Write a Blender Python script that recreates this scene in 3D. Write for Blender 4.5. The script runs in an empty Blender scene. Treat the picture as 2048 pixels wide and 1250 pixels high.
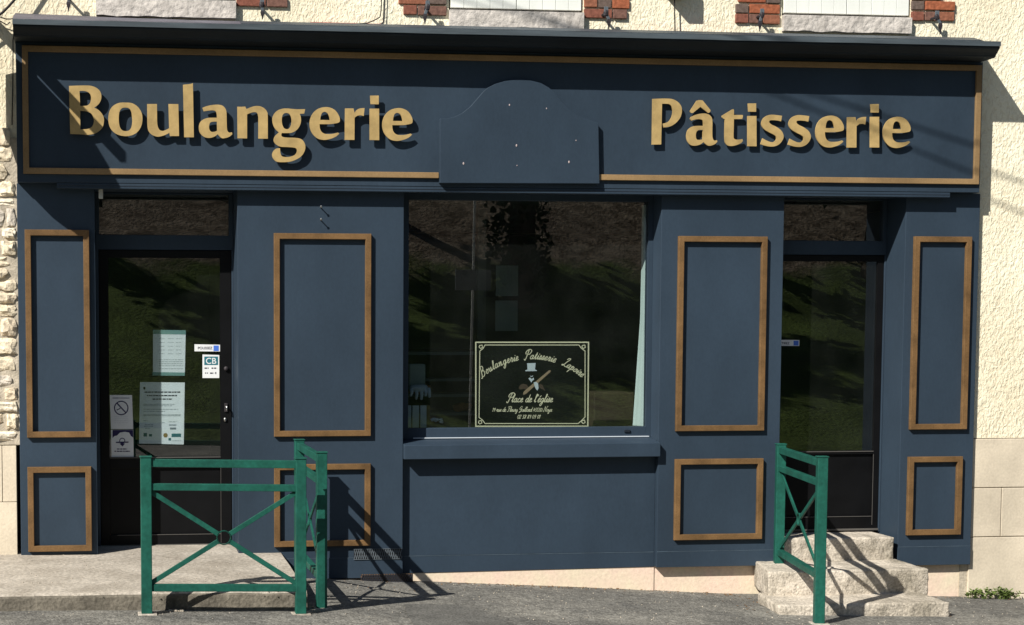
import bpy, bmesh, math, random
from math import sin, cos, radians, pi, tan
from mathutils import Vector, noise
rnd = random.Random(7)
scene = bpy.context.scene
col = scene.collection

# ------------------------------------------------------------------ camera
F, CX, CY, YAW, PIT = 3384.0, 620.0, 905.0, radians(7.2), radians(4.1)
CAM = Vector((0, -12.0, 1.8))
fw = Vector((sin(YAW)*cos(PIT), cos(YAW)*cos(PIT), -sin(PIT)))
rt = Vector((cos(YAW), -sin(YAW), 0)); up = rt.cross(fw)
cd = bpy.data.cameras.new('camera'); cam = bpy.data.objects.new('camera', cd); col.objects.link(cam)
cam.location = CAM
cam.rotation_euler = (pi/2 - PIT, 0, -YAW)
cd.sensor_width = 36; cd.lens = F/2048*36
cd.shift_x = (1024-CX)/2048; cd.shift_y = (CY-625)/2048
cd.clip_end = 2000
scene.camera = cam

def U(x, y, Y=0.0):
    "survey: a spot seen in the photograph, brought onto the plane at depth Y"
    d = fw + rt*((x-CX)/F) - up*((y-CY)/F)
    t = (Y-CAM.y)/d.y
    return CAM + d*t

# ------------------------------------------------------------------ sky and sun
A_, B_ = 1.15, 1.2                       # shadow drift per metre of depth: right, down
ELEV = math.atan2(B_, math.hypot(1, A_))
w = bpy.data.worlds.new('World'); scene.world = w; w.use_nodes = True
nt = w.node_tree; bg = nt.nodes['Background']
sky = nt.nodes.new('ShaderNodeTexSky'); sky.sky_type = 'NISHITA'; sky.sun_disc = False
sky.sun_elevation = ELEV
sky.sun_rotation = math.atan2(-A_, -1.0)
sky.air_density = 1.0; sky.dust_density = 0.6; sky.ozone_density = 1.5
nt.links.new(sky.outputs[0], bg.inputs[0]); bg.inputs[1].default_value = 0.05
sl = bpy.data.lights.new('sun', 'SUN'); sl.energy = 5.0; sl.angle = radians(0.5); sl.color = (1.0, 0.955, 0.87)
so = bpy.data.objects.new('sun', sl); col.objects.link(so)
so.rotation_euler = Vector((A_, 1.0, -B_)).to_track_quat('-Z', 'Y').to_euler()
so.location = (-8, -12, 14)
scene.view_settings.view_transform = 'Standard'; scene.view_settings.look = 'None'
scene.view_settings.gamma = 1.0; scene.view_settings.exposure = 0.45
scene.render.engine = 'CYCLES'

# ------------------------------------------------------------------ materials
MATS = {}
def mat(name, base, rough=0.6, spec=0.5, var=0.0, vscale=3.0, var2=None, bump=0.0, bscale=40.0, bdist=0.01,
        metal=0.0, detail=6.0, stretch=(1, 1, 1), fine=0.0, fscale=250.0, bump2=None, emis=None):
    m = bpy.data.materials.new(name); m.use_nodes = True
    n = m.node_tree.nodes; L = m.node_tree.links; p = n['Principled BSDF']
    p.inputs['Roughness'].default_value = rough; p.inputs['Metallic'].default_value = metal
    p.inputs['Specular IOR Level'].default_value = spec
    tc = n.new('ShaderNodeTexCoord'); mp = n.new('ShaderNodeMapping'); mp.inputs['Scale'].default_value = stretch
    L.new(tc.outputs['Object'], mp.inputs[0])
    c = (*base, 1)
    src = None
    if var > 0:
        t = n.new('ShaderNodeTexNoise'); t.inputs['Scale'].default_value = vscale; t.inputs['Detail'].default_value = detail
        t.inputs['Roughness'].default_value = 0.6
        L.new(mp.outputs[0], t.inputs['Vector'])
        r = n.new('ShaderNodeMapRange'); r.inputs[1].default_value = 0.32; r.inputs[2].default_value = 0.68
        L.new(t.outputs[0], r.inputs[0])
        mx = n.new('ShaderNodeMix'); mx.data_type = 'RGBA'
        c2 = var2 if var2 else tuple(v*(1-var) for v in base)
        c1 = tuple(min(1, v*(1+var*0.5)) for v in base) if not var2 else base
        mx.inputs[6].default_value = (*c1, 1); mx.inputs[7].default_value = (*c2, 1)
        L.new(r.outputs[0], mx.inputs[0]); src = mx.outputs[2]
    if fine > 0:
        t = n.new('ShaderNodeTexNoise'); t.inputs['Scale'].default_value = fscale; t.inputs['Detail'].default_value = 3
        L.new(mp.outputs[0], t.inputs['Vector'])
        r = n.new('ShaderNodeMapRange'); r.inputs[1].default_value = 0.3; r.inputs[2].default_value = 0.7
        r.inputs[3].default_value = 1-fine; r.inputs[4].default_value = 1+fine
        L.new(t.outputs[0], r.inputs[0])
        mm = n.new('ShaderNodeVectorMath'); mm.operation = 'SCALE'
        if src: L.new(src, mm.inputs[0])
        else: mm.inputs[0].default_value = base
        L.new(r.outputs[0], mm.inputs['Scale']); src = mm.outputs[0]
    if src: L.new(src, p.inputs['Base Color'])
    else: p.inputs['Base Color'].default_value = c
    if bump > 0:
        t = n.new('ShaderNodeTexNoise'); t.inputs['Scale'].default_value = bscale; t.inputs['Detail'].default_value = 5
        L.new(mp.outputs[0], t.inputs['Vector'])
        b = n.new('ShaderNodeBump'); b.inputs['Strength'].default_value = bump; b.inputs['Distance'].default_value = bdist
        L.new(t.outputs[0], b.inputs['Height']); last = b
        if bump2:
            t2 = n.new('ShaderNodeTexNoise'); t2.inputs['Scale'].default_value = bump2[1]; t2.inputs['Detail'].default_value = 3
            L.new(mp.outputs[0], t2.inputs['Vector'])
            b2 = n.new('ShaderNodeBump'); b2.inputs['Strength'].default_value = bump2[0]; b2.inputs['Distance'].default_value = bump2[2]
            L.new(t2.outputs[0], b2.inputs['Height']); L.new(b.outputs[0], b2.inputs['Normal']); last = b2
        L.new(last.outputs[0], p.inputs['Normal'])
    MATS[name] = m
    return m

NAVY = (0.0300, 0.0475, 0.0710)
navy = mat('navy_paint', NAVY, 0.5, 0.20, var=0.22, vscale=1.3, detail=8, fine=0.05, fscale=60, bump=0.12, bscale=14, bdist=0.004, bump2=(0.06, 220, 0.001), stretch=(1, 1, 0.55))
navy_dark = mat('dark_navy_metal', (0.014, 0.019, 0.028), 0.35, 0.5, var=0.2, vscale=4)
black_door = mat('black_door_paint', (0.005, 0.0052, 0.006), 0.45, 0.15, var=0.3, vscale=5)
bead_mat = mat('pale_sunlit_edge', (0.09, 0.085, 0.08), 0.4, 0.5)  # pale tone stands for the sun catching the bead edges
lilac_mat = mat('weathered_lead', (0.115, 0.11, 0.135), 0.6, 0.2, var=0.4, vscale=5, stretch=(1, 6, 6), bump=0.5, bscale=9, bdist=0.01)
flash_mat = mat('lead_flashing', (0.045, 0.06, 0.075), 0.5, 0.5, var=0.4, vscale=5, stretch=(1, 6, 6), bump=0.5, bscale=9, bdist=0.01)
redp = mat('faded_red_paint', (0.36, 0.10, 0.085), 0.7, 0.3, var=0.35, vscale=10)
wood_pale = mat('pale_gold_moulding', (0.27, 0.175, 0.085), 0.6, 0.2, var=0.25, vscale=2.5, fine=0.10, fscale=90)
wood = mat('brown_gold_moulding', (0.165, 0.094, 0.040), 0.6, 0.2, var=0.35, vscale=6, stretch=(1, 1, 1), fine=0.15, fscale=90, bump=0.2, bscale=60, bdist=0.002)
gold = mat('gold_letter_paint', (0.43, 0.305, 0.130), 0.55, 0.2, var=0.24, vscale=9, fine=0.04, fscale=90)
steel = mat('bright_steel', (0.5, 0.5, 0.48), 0.3, 0.5, metal=1.0)
iron = mat('black_iron', (0.03, 0.025, 0.03), 0.6, 0.4, var=0.4, vscale=30)
iron_grey = mat('grey_iron', (0.10, 0.12, 0.14), 0.6, 0.4, var=0.3, vscale=30)
green = mat('green_barrier_paint', (0.012, 0.092, 0.068), 0.5, 0.2, var=0.34, vscale=5, fine=0.16, fscale=45, bump=0.1, bscale=30, bdist=0.002)
rubber = mat('black_cable_rubber', (0.015, 0.014, 0.016), 0.6, 0.3)
white_paint = mat('white_shutter_paint', (0.76, 0.78, 0.74), 0.6, 0.3, var=0.08, vscale=5, bump=0.15, bscale=30, bdist=0.002, stretch=(1, 1, .2))
sill_stone = mat('pale_window_sill_stone', (0.56, 0.52, 0.48), 0.85, 0.2, var=0.32, vscale=12, fine=0.12, fscale=60, bump=0.7, bscale=24, bdist=0.02)
step_stone = mat('weathered_step_stone', (0.66, 0.59, 0.50), 0.9, 0.2, var=0.45, vscale=3.2, var2=(0.28, 0.25, 0.20), fine=0.3, fscale=60, bump=0.9, bscale=14, bdist=0.025, bump2=(0.6, 80, 0.008))
ashlar_mat = mat('pale_ashlar_stone', (0.64, 0.56, 0.44), 0.9, 0.2, var=0.2, vscale=2.2, fine=0.07, fscale=60, bump=0.3, bscale=45, bdist=0.006)
pink_base = mat('pinkish_concrete_base', (0.74, 0.56, 0.46), 0.9, 0.2, var=0.3, vscale=3.5, var2=(0.70, 0.62, 0.46), fine=0.08, fscale=50, bump=0.4, bscale=30, bdist=0.006)
mortar = mat('lime_mortar', (0.50, 0.44, 0.35), 0.95, 0.1, var=0.3, vscale=14, bump=0.6, bscale=60, bdist=0.01)
concrete = mat('pavement_concrete', (0.47, 0.425, 0.365), 0.9, 0.2, var=0.30, vscale=3.0, var2=(0.30, 0.265, 0.22), fine=0.28, fscale=42, bump=0.6, bscale=60, bdist=0.008, bump2=(0.4, 180, 0.003))
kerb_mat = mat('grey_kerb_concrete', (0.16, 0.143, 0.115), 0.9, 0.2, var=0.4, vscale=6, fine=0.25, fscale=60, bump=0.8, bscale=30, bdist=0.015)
paper = mat('white_paper', (0.72, 0.74, 0.76), 0.8, 0.2, var=0.05, vscale=20)
paper_blue = mat('pale_blue_paper', (0.84, 0.90, 0.95), 0.8, 0.2, var=0.06, vscale=12)
ink = mat('dark_ink', (0.02, 0.02, 0.04), 0.7, 0.2)
ink_grey = mat('grey_ink', (0.20, 0.24, 0.27), 0.8, 0.2)
ink_teal = mat('teal_ink', (0.02, 0.14, 0.18), 0.6, 0.3)
tape_teal = mat('teal_tape', (0.18, 0.34, 0.33), 0.5, 0.4)
ink_blue = mat('blue_ink', (0.06, 0.16, 0.6), 0.6, 0.3)
ink_purple = mat('deep_purple_ink', (0.02, 0.015, 0.08), 0.6, 0.3)
ink_brown = mat('brown_ink', (0.25, 0.17, 0.06), 0.6, 0.3)
board_black = mat('blackboard', (0.006, 0.008, 0.006), 0.8, 0.1)
line_gold = mat('pale_gold_line', (0.84, 0.80, 0.56), 0.6, 0.3)
line_white = mat('white_sign_paint', (0.62, 0.70, 0.74), 0.6, 0.3)
tan = mat('bread_tan_paint', (0.36, 0.27, 0.17), 0.6, 0.3)
cloth_brown = mat('brown_sleeve_paint', (0.085, 0.06, 0.04), 0.7, 0.3)
room_mat = mat('dark_room_plaster', (0.08, 0.10, 0.09), 0.9, 0.2, var=0.3, vscale=1.5)
room_wood = mat('dark_counter_wood', (0.05, 0.035, 0.022), 0.7, 0.3, var=0.3, vscale=4)
shelf_mat = mat('grey_green_shelf', (0.10, 0.12, 0.11), 0.6, 0.3)
bread_mat = mat('golden_bread_crust', (0.42, 0.19, 0.05), 0.7, 0.3, var=0.5, vscale=20)
bag_mat = mat('pale_green_paper_bag', (0.26, 0.33, 0.31), 0.8, 0.2, var=0.1, vscale=6)
glove_mat = mat('pale_blue_rubber', (0.50, 0.60, 0.66), 0.6, 0.3)
wedge_mat = mat('sunlit_wedge_mint', (0.62, 0.74, 0.72), 0.8, 0.2, var=0.08, vscale=3)
leaf_mat = mat('weed_leaf', (0.12, 0.17, 0.04), 0.7, 0.3, var=0.5, vscale=30)
ivy_mat = mat('ivy_leaf', (0.03, 0.05, 0.015), 0.7, 0.3, var=0.5, vscale=8)
bark = mat('tree_bark', (0.09, 0.07, 0.05), 0.9, 0.1, var=0.3, vscale=8, bump=0.6, bscale=12, bdist=0.03)
dry_leaf = mat('dry_leaf', (0.20, 0.11, 0.05), 0.8, 0.2, var=0.5, vscale=60)
pebble_mat = mat('pale_grit', (0.45, 0.40, 0.33), 0.9, 0.2, var=0.4, vscale=60)
lattice_mat = mat('dark_lattice_black', (0.02, 0.022, 0.03), 0.5, 0.5)
sign_mat = mat('dark_green_sign_paint', (0.03, 0.07, 0.06), 0.5, 0.4)
bank_mat = mat('meadow_grass', (0.10, 0.145, 0.035), 0.95, 0.1, var=0.6, vscale=1.3, var2=(0.05, 0.075, 0.018), fine=0.5, fscale=22, bump=0.9, bscale=14, bdist=0.04)
def bank_material():
    m = MATS['meadow_grass']; n = m.node_tree.nodes; L = m.node_tree.links; p = n['Principled BSDF']
    src = p.inputs['Base Color'].links[0].from_socket
    g = n.new('ShaderNodeTexCoord'); sp = n.new('ShaderNodeSeparateXYZ'); L.new(g.outputs['Object'], sp.inputs[0])
    t = n.new('ShaderNodeTexNoise'); t.inputs['Scale'].default_value = 0.8; t.inputs['Detail'].default_value = 6; L.new(g.outputs['Object'], t.inputs[0])
    a = n.new('ShaderNodeMath'); a.operation = 'MULTIPLY_ADD'; a.inputs[1].default_value = 1.6; L.new(t.outputs[0], a.inputs[0]); L.new(sp.outputs[2], a.inputs[2])
    r_ = n.new('ShaderNodeMapRange'); r_.inputs[1].default_value = BANKZ; r_.inputs[2].default_value = BANKZ+0.35; L.new(a.outputs[0], r_.inputs[0])
    t2 = n.new('ShaderNodeTexNoise'); t2.inputs['Scale'].default_value = 3.2; t2.inputs['Detail'].default_value = 9; t2.inputs['Roughness'].default_value = 0.75; L.new(g.outputs['Object'], t2.inputs[0])
    cr = n.new('ShaderNodeValToRGB'); e = cr.color_ramp.elements; e[0].position = 0.38; e[0].color = (0.08, 0.06, 0.04, 1); e[1].position = 0.62; e[1].color = (0.32, 0.265, 0.20, 1)
    L.new(t2.outputs[0], cr.inputs[0])
    mx = n.new('ShaderNodeMix'); mx.data_type = 'RGBA'; L.new(r_.outputs[0], mx.inputs[0]); L.new(src, mx.inputs[6]); L.new(cr.outputs[0], mx.inputs[7])
    L.new(mx.outputs[2], p.inputs['Base Color'])
BANKZ = 4.75
bank_material()
oppwall_mat = mat('old_boundary_wall_stone', (0.33, 0.27, 0.20), 0.95, 0.1, var=0.7, vscale=1.1, var2=(0.12, 0.095, 0.06), fine=0.5, fscale=9, bump=1.0, bscale=5, bdist=0.12)
verge_grey = mat('grey_painted_post', (0.5, 0.52, 0.5), 0.6, 0.3)

def render_wall_mat():
    m = bpy.data.materials.new('cream_roughcast_render'); m.use_nodes = True
    n = m.node_tree.nodes; L = m.node_tree.links; p = n['Principled BSDF']
    p.inputs['Roughness'].default_value = 0.95; p.inputs['Specular IOR Level'].default_value = 0.1
    tc = n.new('ShaderNodeTexCoord')
    t = n.new('ShaderNodeTexNoise'); t.inputs['Scale'].default_value = 1.4; t.inputs['Detail'].default_value = 8
    L.new(tc.outputs['Object'], t.inputs[0])
    r = n.new('ShaderNodeValToRGB'); r.color_ramp.elements[0].position = 0.3; r.color_ramp.elements[1].position = 0.7
    r.color_ramp.elements[0].color = (0.78, 0.70, 0.52, 1); r.color_ramp.elements[1].color = (0.90, 0.85, 0.67, 1)
    L.new(t.outputs[0], r.inputs[0])
    mp = n.new('ShaderNodeMapping'); mp.inputs['Rotation'].default_value = (0, radians(35), 0); mp.inputs['Scale'].default_value = (1.0, 1, 0.6)
    L.new(tc.outputs['Object'], mp.inputs[0])
    t1 = n.new('ShaderNodeTexNoise'); t1.inputs['Scale'].default_value = 46; t1.inputs['Detail'].default_value = 4; t1.inputs['Distortion'].default_value = 0.8
    L.new(mp.outputs[0], t1.inputs[0])
    r1 = n.new('ShaderNodeMapRange'); r1.inputs[1].default_value = 0.35; r1.inputs[2].default_value = 0.62
    L.new(t1.outputs[0], r1.inputs[0])
    b = n.new('ShaderNodeBump'); b.inputs['Strength'].default_value = 0.55; b.inputs['Distance'].default_value = 0.009
    L.new(r1.outputs[0], b.inputs['Height'])
    t2 = n.new('ShaderNodeTexNoise'); t2.inputs['Scale'].default_value = 9; t2.inputs['Detail'].default_value = 6
    L.new(tc.outputs['Object'], t2.inputs[0])
    b2 = n.new('ShaderNodeBump'); b2.inputs['Strength'].default_value = 0.35; b2.inputs['Distance'].default_value = 0.02
    L.new(t2.outputs[0], b2.inputs['Height']); L.new(b.outputs[0], b2.inputs['Normal']); L.new(b2.outputs[0], p.inputs['Normal'])
    dk = n.new('ShaderNodeMix'); dk.data_type = 'RGBA'; dk.blend_type = 'MULTIPLY'  # hollows of the bump tinted brown, pit shade put into the colour
    r3 = n.new('ShaderNodeMapRange'); r3.inputs[1].default_value = 0.0; r3.inputs[2].default_value = 0.5; r3.inputs[3].default_value = 0.25; r3.inputs[4].default_value = 0
    L.new(r1.outputs[0], r3.inputs[0]); L.new(r3.outputs[0], dk.inputs[0])
    L.new(r.outputs[0], dk.inputs[6]); dk.inputs[7].default_value = (0.62, 0.50, 0.38, 1)
    L.new(dk.outputs[2], p.inputs['Base Color'])
    return m
cream = render_wall_mat()

def island_mat(name, cols, rough=0.9, bump=0.5, bscale=40, bdist=0.008, nvar=0.3):
    m = bpy.data.materials.new(name); m.use_nodes = True
    n = m.node_tree.nodes; L = m.node_tree.links; p = n['Principled BSDF']
    p.inputs['Roughness'].default_value = rough; p.inputs['Specular IOR Level'].default_value = 0.2
    g = n.new('ShaderNodeNewGeometry'); r = n.new('ShaderNodeValToRGB'); r.color_ramp.interpolation = 'CONSTANT'
    els = r.color_ramp.elements
    while len(els) < len(cols): els.new(0.5)
    for i, c in enumerate(cols):
        els[i].position = i/len(cols); els[i].color = (*c, 1)
    L.new(g.outputs['Random Per Island'], r.inputs[0])
    tc = n.new('ShaderNodeTexCoord'); t = n.new('ShaderNodeTexNoise'); t.inputs['Scale'].default_value = bscale; t.inputs['Detail'].default_value = 6
    L.new(tc.outputs['Object'], t.inputs[0])
    mr = n.new('ShaderNodeMapRange'); mr.inputs[1].default_value = 0.3; mr.inputs[2].default_value = 0.7
    mr.inputs[3].default_value = 1-nvar; mr.inputs[4].default_value = 1+nvar
    L.new(t.outputs[0], mr.inputs[0])
    sc = n.new('ShaderNodeVectorMath'); sc.operation = 'SCALE'; L.new(r.outputs[0], sc.inputs[0]); L.new(mr.outputs[0], sc.inputs['Scale'])
    L.new(sc.outputs[0], p.inputs['Base Color'])
    b = n.new('ShaderNodeBump'); b.inputs['Strength'].default_value = bump; b.inputs['Distance'].default_value = bdist
    L.new(t.outputs[0], b.inputs['Height']); L.new(b.outputs[0], p.inputs['Normal'])
    return m
brick_mat = island_mat('red_brick', [(0.27, 0.085, 0.045), (0.21, 0.08, 0.055), (0.13, 0.095, 0.08), (0.31, 0.10, 0.05), (0.17, 0.09, 0.07), (0.25, 0.10, 0.06)])
rubble_mat = island_mat('pale_rubble_stone', [(0.74, 0.64, 0.48), (0.66, 0.56, 0.42), (0.78, 0.70, 0.56), (0.60, 0.54, 0.46), (0.70, 0.60, 0.45)], bump=0.9, bscale=22, bdist=0.02)

def asphalt_mat():
    m = bpy.data.materials.new('worn_asphalt'); m.use_nodes = True
    n = m.node_tree.nodes; L = m.node_tree.links; p = n['Principled BSDF']
    p.inputs['Roughness'].default_value = 0.9; p.inputs['Specular IOR Level'].default_value = 0.25
    tc = n.new('ShaderNodeTexCoord')
    big = n.new('ShaderNodeTexNoise'); big.inputs['Scale'].default_value = 1.7; big.inputs['Detail'].default_value = 7
    L.new(tc.outputs['Object'], big.inputs[0])
    r = n.new('ShaderNodeValToRGB'); e = r.color_ramp.elements
    e[0].position = 0.36; e[0].color = (0.118, 0.115, 0.106, 1); e[1].position = 0.64; e[1].color = (0.212, 0.203, 0.180, 1)
    L.new(big.outputs[0], r.inputs[0])
    v = n.new('ShaderNodeTexVoronoi'); v.inputs['Scale'].default_value = 75; L.new(tc.outputs['Object'], v.inputs['Vector'])
    sep = n.new('ShaderNodeSeparateColor'); L.new(v.outputs['Color'], sep.inputs[0])
    mr = n.new('ShaderNodeMapRange'); mr.inputs[3].default_value = 0.62; mr.inputs[4].default_value = 1.45
    L.new(sep.outputs[0], mr.inputs[0])
    f = n.new('ShaderNodeTexNoise'); f.inputs['Scale'].default_value = 18; f.inputs['Detail'].default_value = 4; L.new(tc.outputs['Object'], f.inputs[0])
    mr2 = n.new('ShaderNodeMapRange'); mr2.inputs[1].default_value = 0.35; mr2.inputs[2].default_value = 0.65; mr2.inputs[3].default_value = 0.8; mr2.inputs[4].default_value = 1.2
    L.new(f.outputs[0], mr2.inputs[0])
    mu = n.new('ShaderNodeMath'); mu.operation = 'MULTIPLY'; L.new(mr.outputs[0], mu.inputs[0]); L.new(mr2.outputs[0], mu.inputs[1])
    sc = n.new('ShaderNodeVectorMath'); sc.operation = 'SCALE'; L.new(r.outputs[0], sc.inputs[0]); L.new(mu.outputs[0], sc.inputs['Scale'])
    L.new(sc.outputs[0], p.inputs['Base Color'])
    b = n.new('ShaderNodeBump'); b.inputs['Strength'].default_value = 0.7; b.inputs['Distance'].default_value = 0.006
    L.new(v.outputs['Distance'], b.inputs['Height']); b.invert = True
    b2 = n.new('ShaderNodeBump'); b2.inputs['Strength'].default_value = 0.5; b2.inputs['Distance'].default_value = 0.02
    L.new(f.outputs[0], b2.inputs['Height']); L.new(b.outputs[0], b2.inputs['Normal']); L.new(b2.outputs[0], p.inputs['Normal'])
    return m
asphalt = asphalt_mat()

def glass_mat(name, tint, refl):
    m = bpy.data.materials.new(name); m.use_nodes = True
    n = m.node_tree.nodes; L = m.node_tree.links
    for x in list(n):
        if x.type != 'OUTPUT_MATERIAL': n.remove(x)
    out = [x for x in n if x.type == 'OUTPUT_MATERIAL'][0]
    tr = n.new('ShaderNodeBsdfTransparent'); tr.inputs[0].default_value = (*tint, 1)
    gl = n.new('ShaderNodeBsdfGlossy'); gl.inputs['Roughness'].default_value = 0.0; gl.inputs[0].default_value = (1, 1, 1, 1)
    fr = n.new('ShaderNodeFresnel'); fr.inputs[0].default_value = refl
    ge = n.new('ShaderNodeNewGeometry'); fm = n.new('ShaderNodeMath'); fm.operation = 'SUBTRACT'; fm.inputs[0].default_value = 1.0; L.new(ge.outputs['Backfacing'], fm.inputs[1])
    fx = n.new('ShaderNodeMath'); fx.operation = 'MULTIPLY'; L.new(fr.outputs[0], fx.inputs[0]); L.new(fm.outputs[0], fx.inputs[1])
    mx = n.new('ShaderNodeMixShader'); L.new(fx.outputs[0], mx.inputs[0]); L.new(tr.outputs[0], mx.inputs[1]); L.new(gl.outputs[0], mx.inputs[2])
    du = n.new('ShaderNodeBsdfDiffuse'); du.inputs[0].default_value = (0.55, 0.60, 0.56, 1)      # faint diffuse veil painted in for the haze of reflections
    tc = n.new('ShaderNodeTexCoord'); dn = n.new('ShaderNodeTexNoise'); dn.inputs['Scale'].default_value = 3.5; dn.inputs['Detail'].default_value = 8; L.new(tc.outputs['Object'], dn.inputs[0])
    dr = n.new('ShaderNodeMapRange'); dr.inputs[1].default_value = 0.3; dr.inputs[2].default_value = 0.75; dr.inputs[3].default_value = 0.001; dr.inputs[4].default_value = 0.007; L.new(dn.outputs[0], dr.inputs[0])
    m2 = n.new('ShaderNodeMixShader'); L.new(dr.outputs[0], m2.inputs[0]); L.new(mx.outputs[0], m2.inputs[1]); L.new(du.outputs[0], m2.inputs[2])
    L.new(m2.outputs[0], out.inputs[0])
    return m
glass = glass_mat('double_glazing', (0.83, 0.86, 0.86), 2.15)

# ------------------------------------------------------------------ mesh helpers
class MB:
    def __init__(s): s.v = []; s.f = []
    def add(s, vs, fs):
        o = len(s.v); s.v += [tuple(p) for p in vs]; s.f += [tuple(i+o for i in f) for f in fs]; return s
    def box(s, x0, x1, y0, y1, z0, z1):
        x0, x1 = sorted((x0, x1)); y0, y1 = sorted((y0, y1)); z0, z1 = sorted((z0, z1))
        return s.add([(x0,y0,z0),(x1,y0,z0),(x1,y1,z0),(x0,y1,z0),(x0,y0,z1),(x1,y0,z1),(x1,y1,z1),(x0,y1,z1)],
                     [(0,3,2,1),(4,5,6,7),(0,1,5,4),(1,2,6,5),(2,3,7,6),(3,0,4,7)])
    def prism(s, pts, y0, y1):
        "outline in X,Z (counter-clockwise seen from the street) pushed from y0 to y1"
        n = len(pts)
        a = sum(pts[i][0]*pts[(i+1)%n][1]-pts[(i+1)%n][0]*pts[i][1] for i in range(n))
        if a < 0: pts = pts[::-1]
        vs = [(p[0], y0, p[1]) for p in pts]+[(p[0], y1, p[1]) for p in pts]
        fs = [tuple(range(n)), tuple(range(2*n-1, n-1, -1))]+[(i, i+n, (i+1)%n+n, (i+1)%n) for i in range(n)]
        return s.add(vs, fs)
    def bar(s, a, b, wx, wy, upv=(0, 1, 0)):
        "rectangular bar from a to b, wx across, wy along upv"
        a = Vector(a); b = Vector(b); d = (b-a).normalized(); u = Vector(upv); r = d.cross(u).normalized(); u = r.cross(d).normalized()
        vs = []
        for p in (a, b):
            for sx, sy in ((-1,-1),(1,-1),(1,1),(-1,1)):
                vs.append(p+r*sx*wx/2+u*sy*wy/2)
        return s.add(vs, [(3,2,1,0),(4,5,6,7),(0,1,5,4),(1,2,6,5),(2,3,7,6),(3,0,4,7)])
    def tube(s, pts, r, n=8, r1=None):
        pts = [Vector(p) for p in pts]; m = len(pts); vs = []; fs = []
        for i, p in enumerate(pts):
            d = (pts[min(i+1, m-1)]-pts[max(i-1, 0)]).normalized()
            u = Vector((0.13, 0.97, 0.2)) if abs(d.y) < 0.9 else Vector((1, 0, 0.1))
            a = d.cross(u).normalized(); b = d.cross(a)
            rr = r if r1 is None else r+(r1-r)*i/max(1, m-1)
            for k in range(n):
                t = 2*pi*k/n; vs.append(p+(a*cos(t)+b*sin(t))*rr)
        for i in range(m-1):
            for k in range(n):
                fs.append((i*n+k, i*n+(k+1)%n, (i+1)*n+(k+1)%n, (i+1)*n+k))
        fs.append(tuple(range(n-1, -1, -1))); fs.append(tuple(range((m-1)*n, m*n)))
        return s.add(vs, fs)
    def frame(s, x0, x1, z0, z1, wdt, y0, y1):
        "mitred rectangular frame of four strips"
        xa, xb, za, zb = x0+wdt, x1-wdt, z0+wdt, z1-wdt
        for q in ([(x0,z0),(x1,z0),(xb,za),(xa,za)], [(x1,z0),(x1,z1),(xb,zb),(xb,za)],
                  [(x1,z1),(x0,z1),(xa,zb),(xb,zb)], [(x0,z1),(x0,z0),(xa,za),(xa,zb)]):
            s.prism(q, y0, y1)
        return s
    def ellipsoid(s, c, r, seg=10, rings=6, jit=0.0, rot=0.0):
        vs = []; fs = []
        for i in range(rings+1):
            th = pi*i/rings
            for k in range(seg):
                ph = 2*pi*k/seg; v = Vector((sin(th)*cos(ph), sin(th)*sin(ph), cos(th)))
                q = 1+jit*(noise.noise(v*1.7+Vector(c)*9.0))
                x, y, z = v.x*r[0]*q, v.y*r[1]*q, v.z*r[2]*q
                x, z = x*cos(rot)-z*sin(rot), x*sin(rot)+z*cos(rot)
                vs.append((c[0]+x, c[1]+y, c[2]+z))
        for i in range(rings):
            for k in range(seg):
                fs.append((i*seg+k, (i+1)*seg+k, (i+1)*seg+(k+1)%seg, i*seg+(k+1)%seg))
        return s.add(vs, fs)

def worldloc(o):
    v = Vector(o.location)
    while o.parent: o = o.parent; v += Vector(o.location)
    return v
def tag(o, label=None, cat=None, group=None, kind=None):
    if label: o['label'] = label
    if cat: o['category'] = cat
    if group: o['group'] = group
    if kind: o['kind'] = kind
    return o
def build(name, mb, m, parent=None, bevel=0.0, smooth=False, label=None, seg=2):
    vs = [Vector(v) for v in mb.v]
    if parent is not None: o0 = worldloc(parent); loc = Vector((0, 0, 0))
    else:
        xs = [v.x for v in vs]; ys = [v.y for v in vs]; zs = [v.z for v in vs]
        o0 = Vector(((min(xs)+max(xs))/2, (min(ys)+max(ys))/2, min(zs))); loc = o0
    me = bpy.data.meshes.new(name)
    me.from_pydata([tuple(v-o0) for v in vs], [], mb.f); me.validate()
    if bevel > 0:
        b = bmesh.new(); b.from_mesh(me); bmesh.ops.remove_doubles(b, verts=b.verts, dist=1e-6)
        es = [e for e in b.edges if len(e.link_faces) == 2 and e.calc_face_angle(0) > 0.5]
        bmesh.ops.bevel(b, geom=es, offset=bevel, segments=seg, profile=0.5, affect='EDGES', clamp_overlap=True)
        b.to_mesh(me); b.free()
    me.materials.append(m)
    if smooth:
        for p in me.polygons: p.use_smooth = True
    o = bpy.data.objects.new(name, me); col.objects.link(o); o.location = loc
    if parent is not None: o.parent = parent
    if label: o['label'] = label
    return o
def empty(name, loc, label, cat, group=None, parent=None):
    o = bpy.data.objects.new(name, None); col.objects.link(o); o.location = loc; o.empty_display_size = 0.2
    tag(o, label, cat, group); return o

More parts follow.
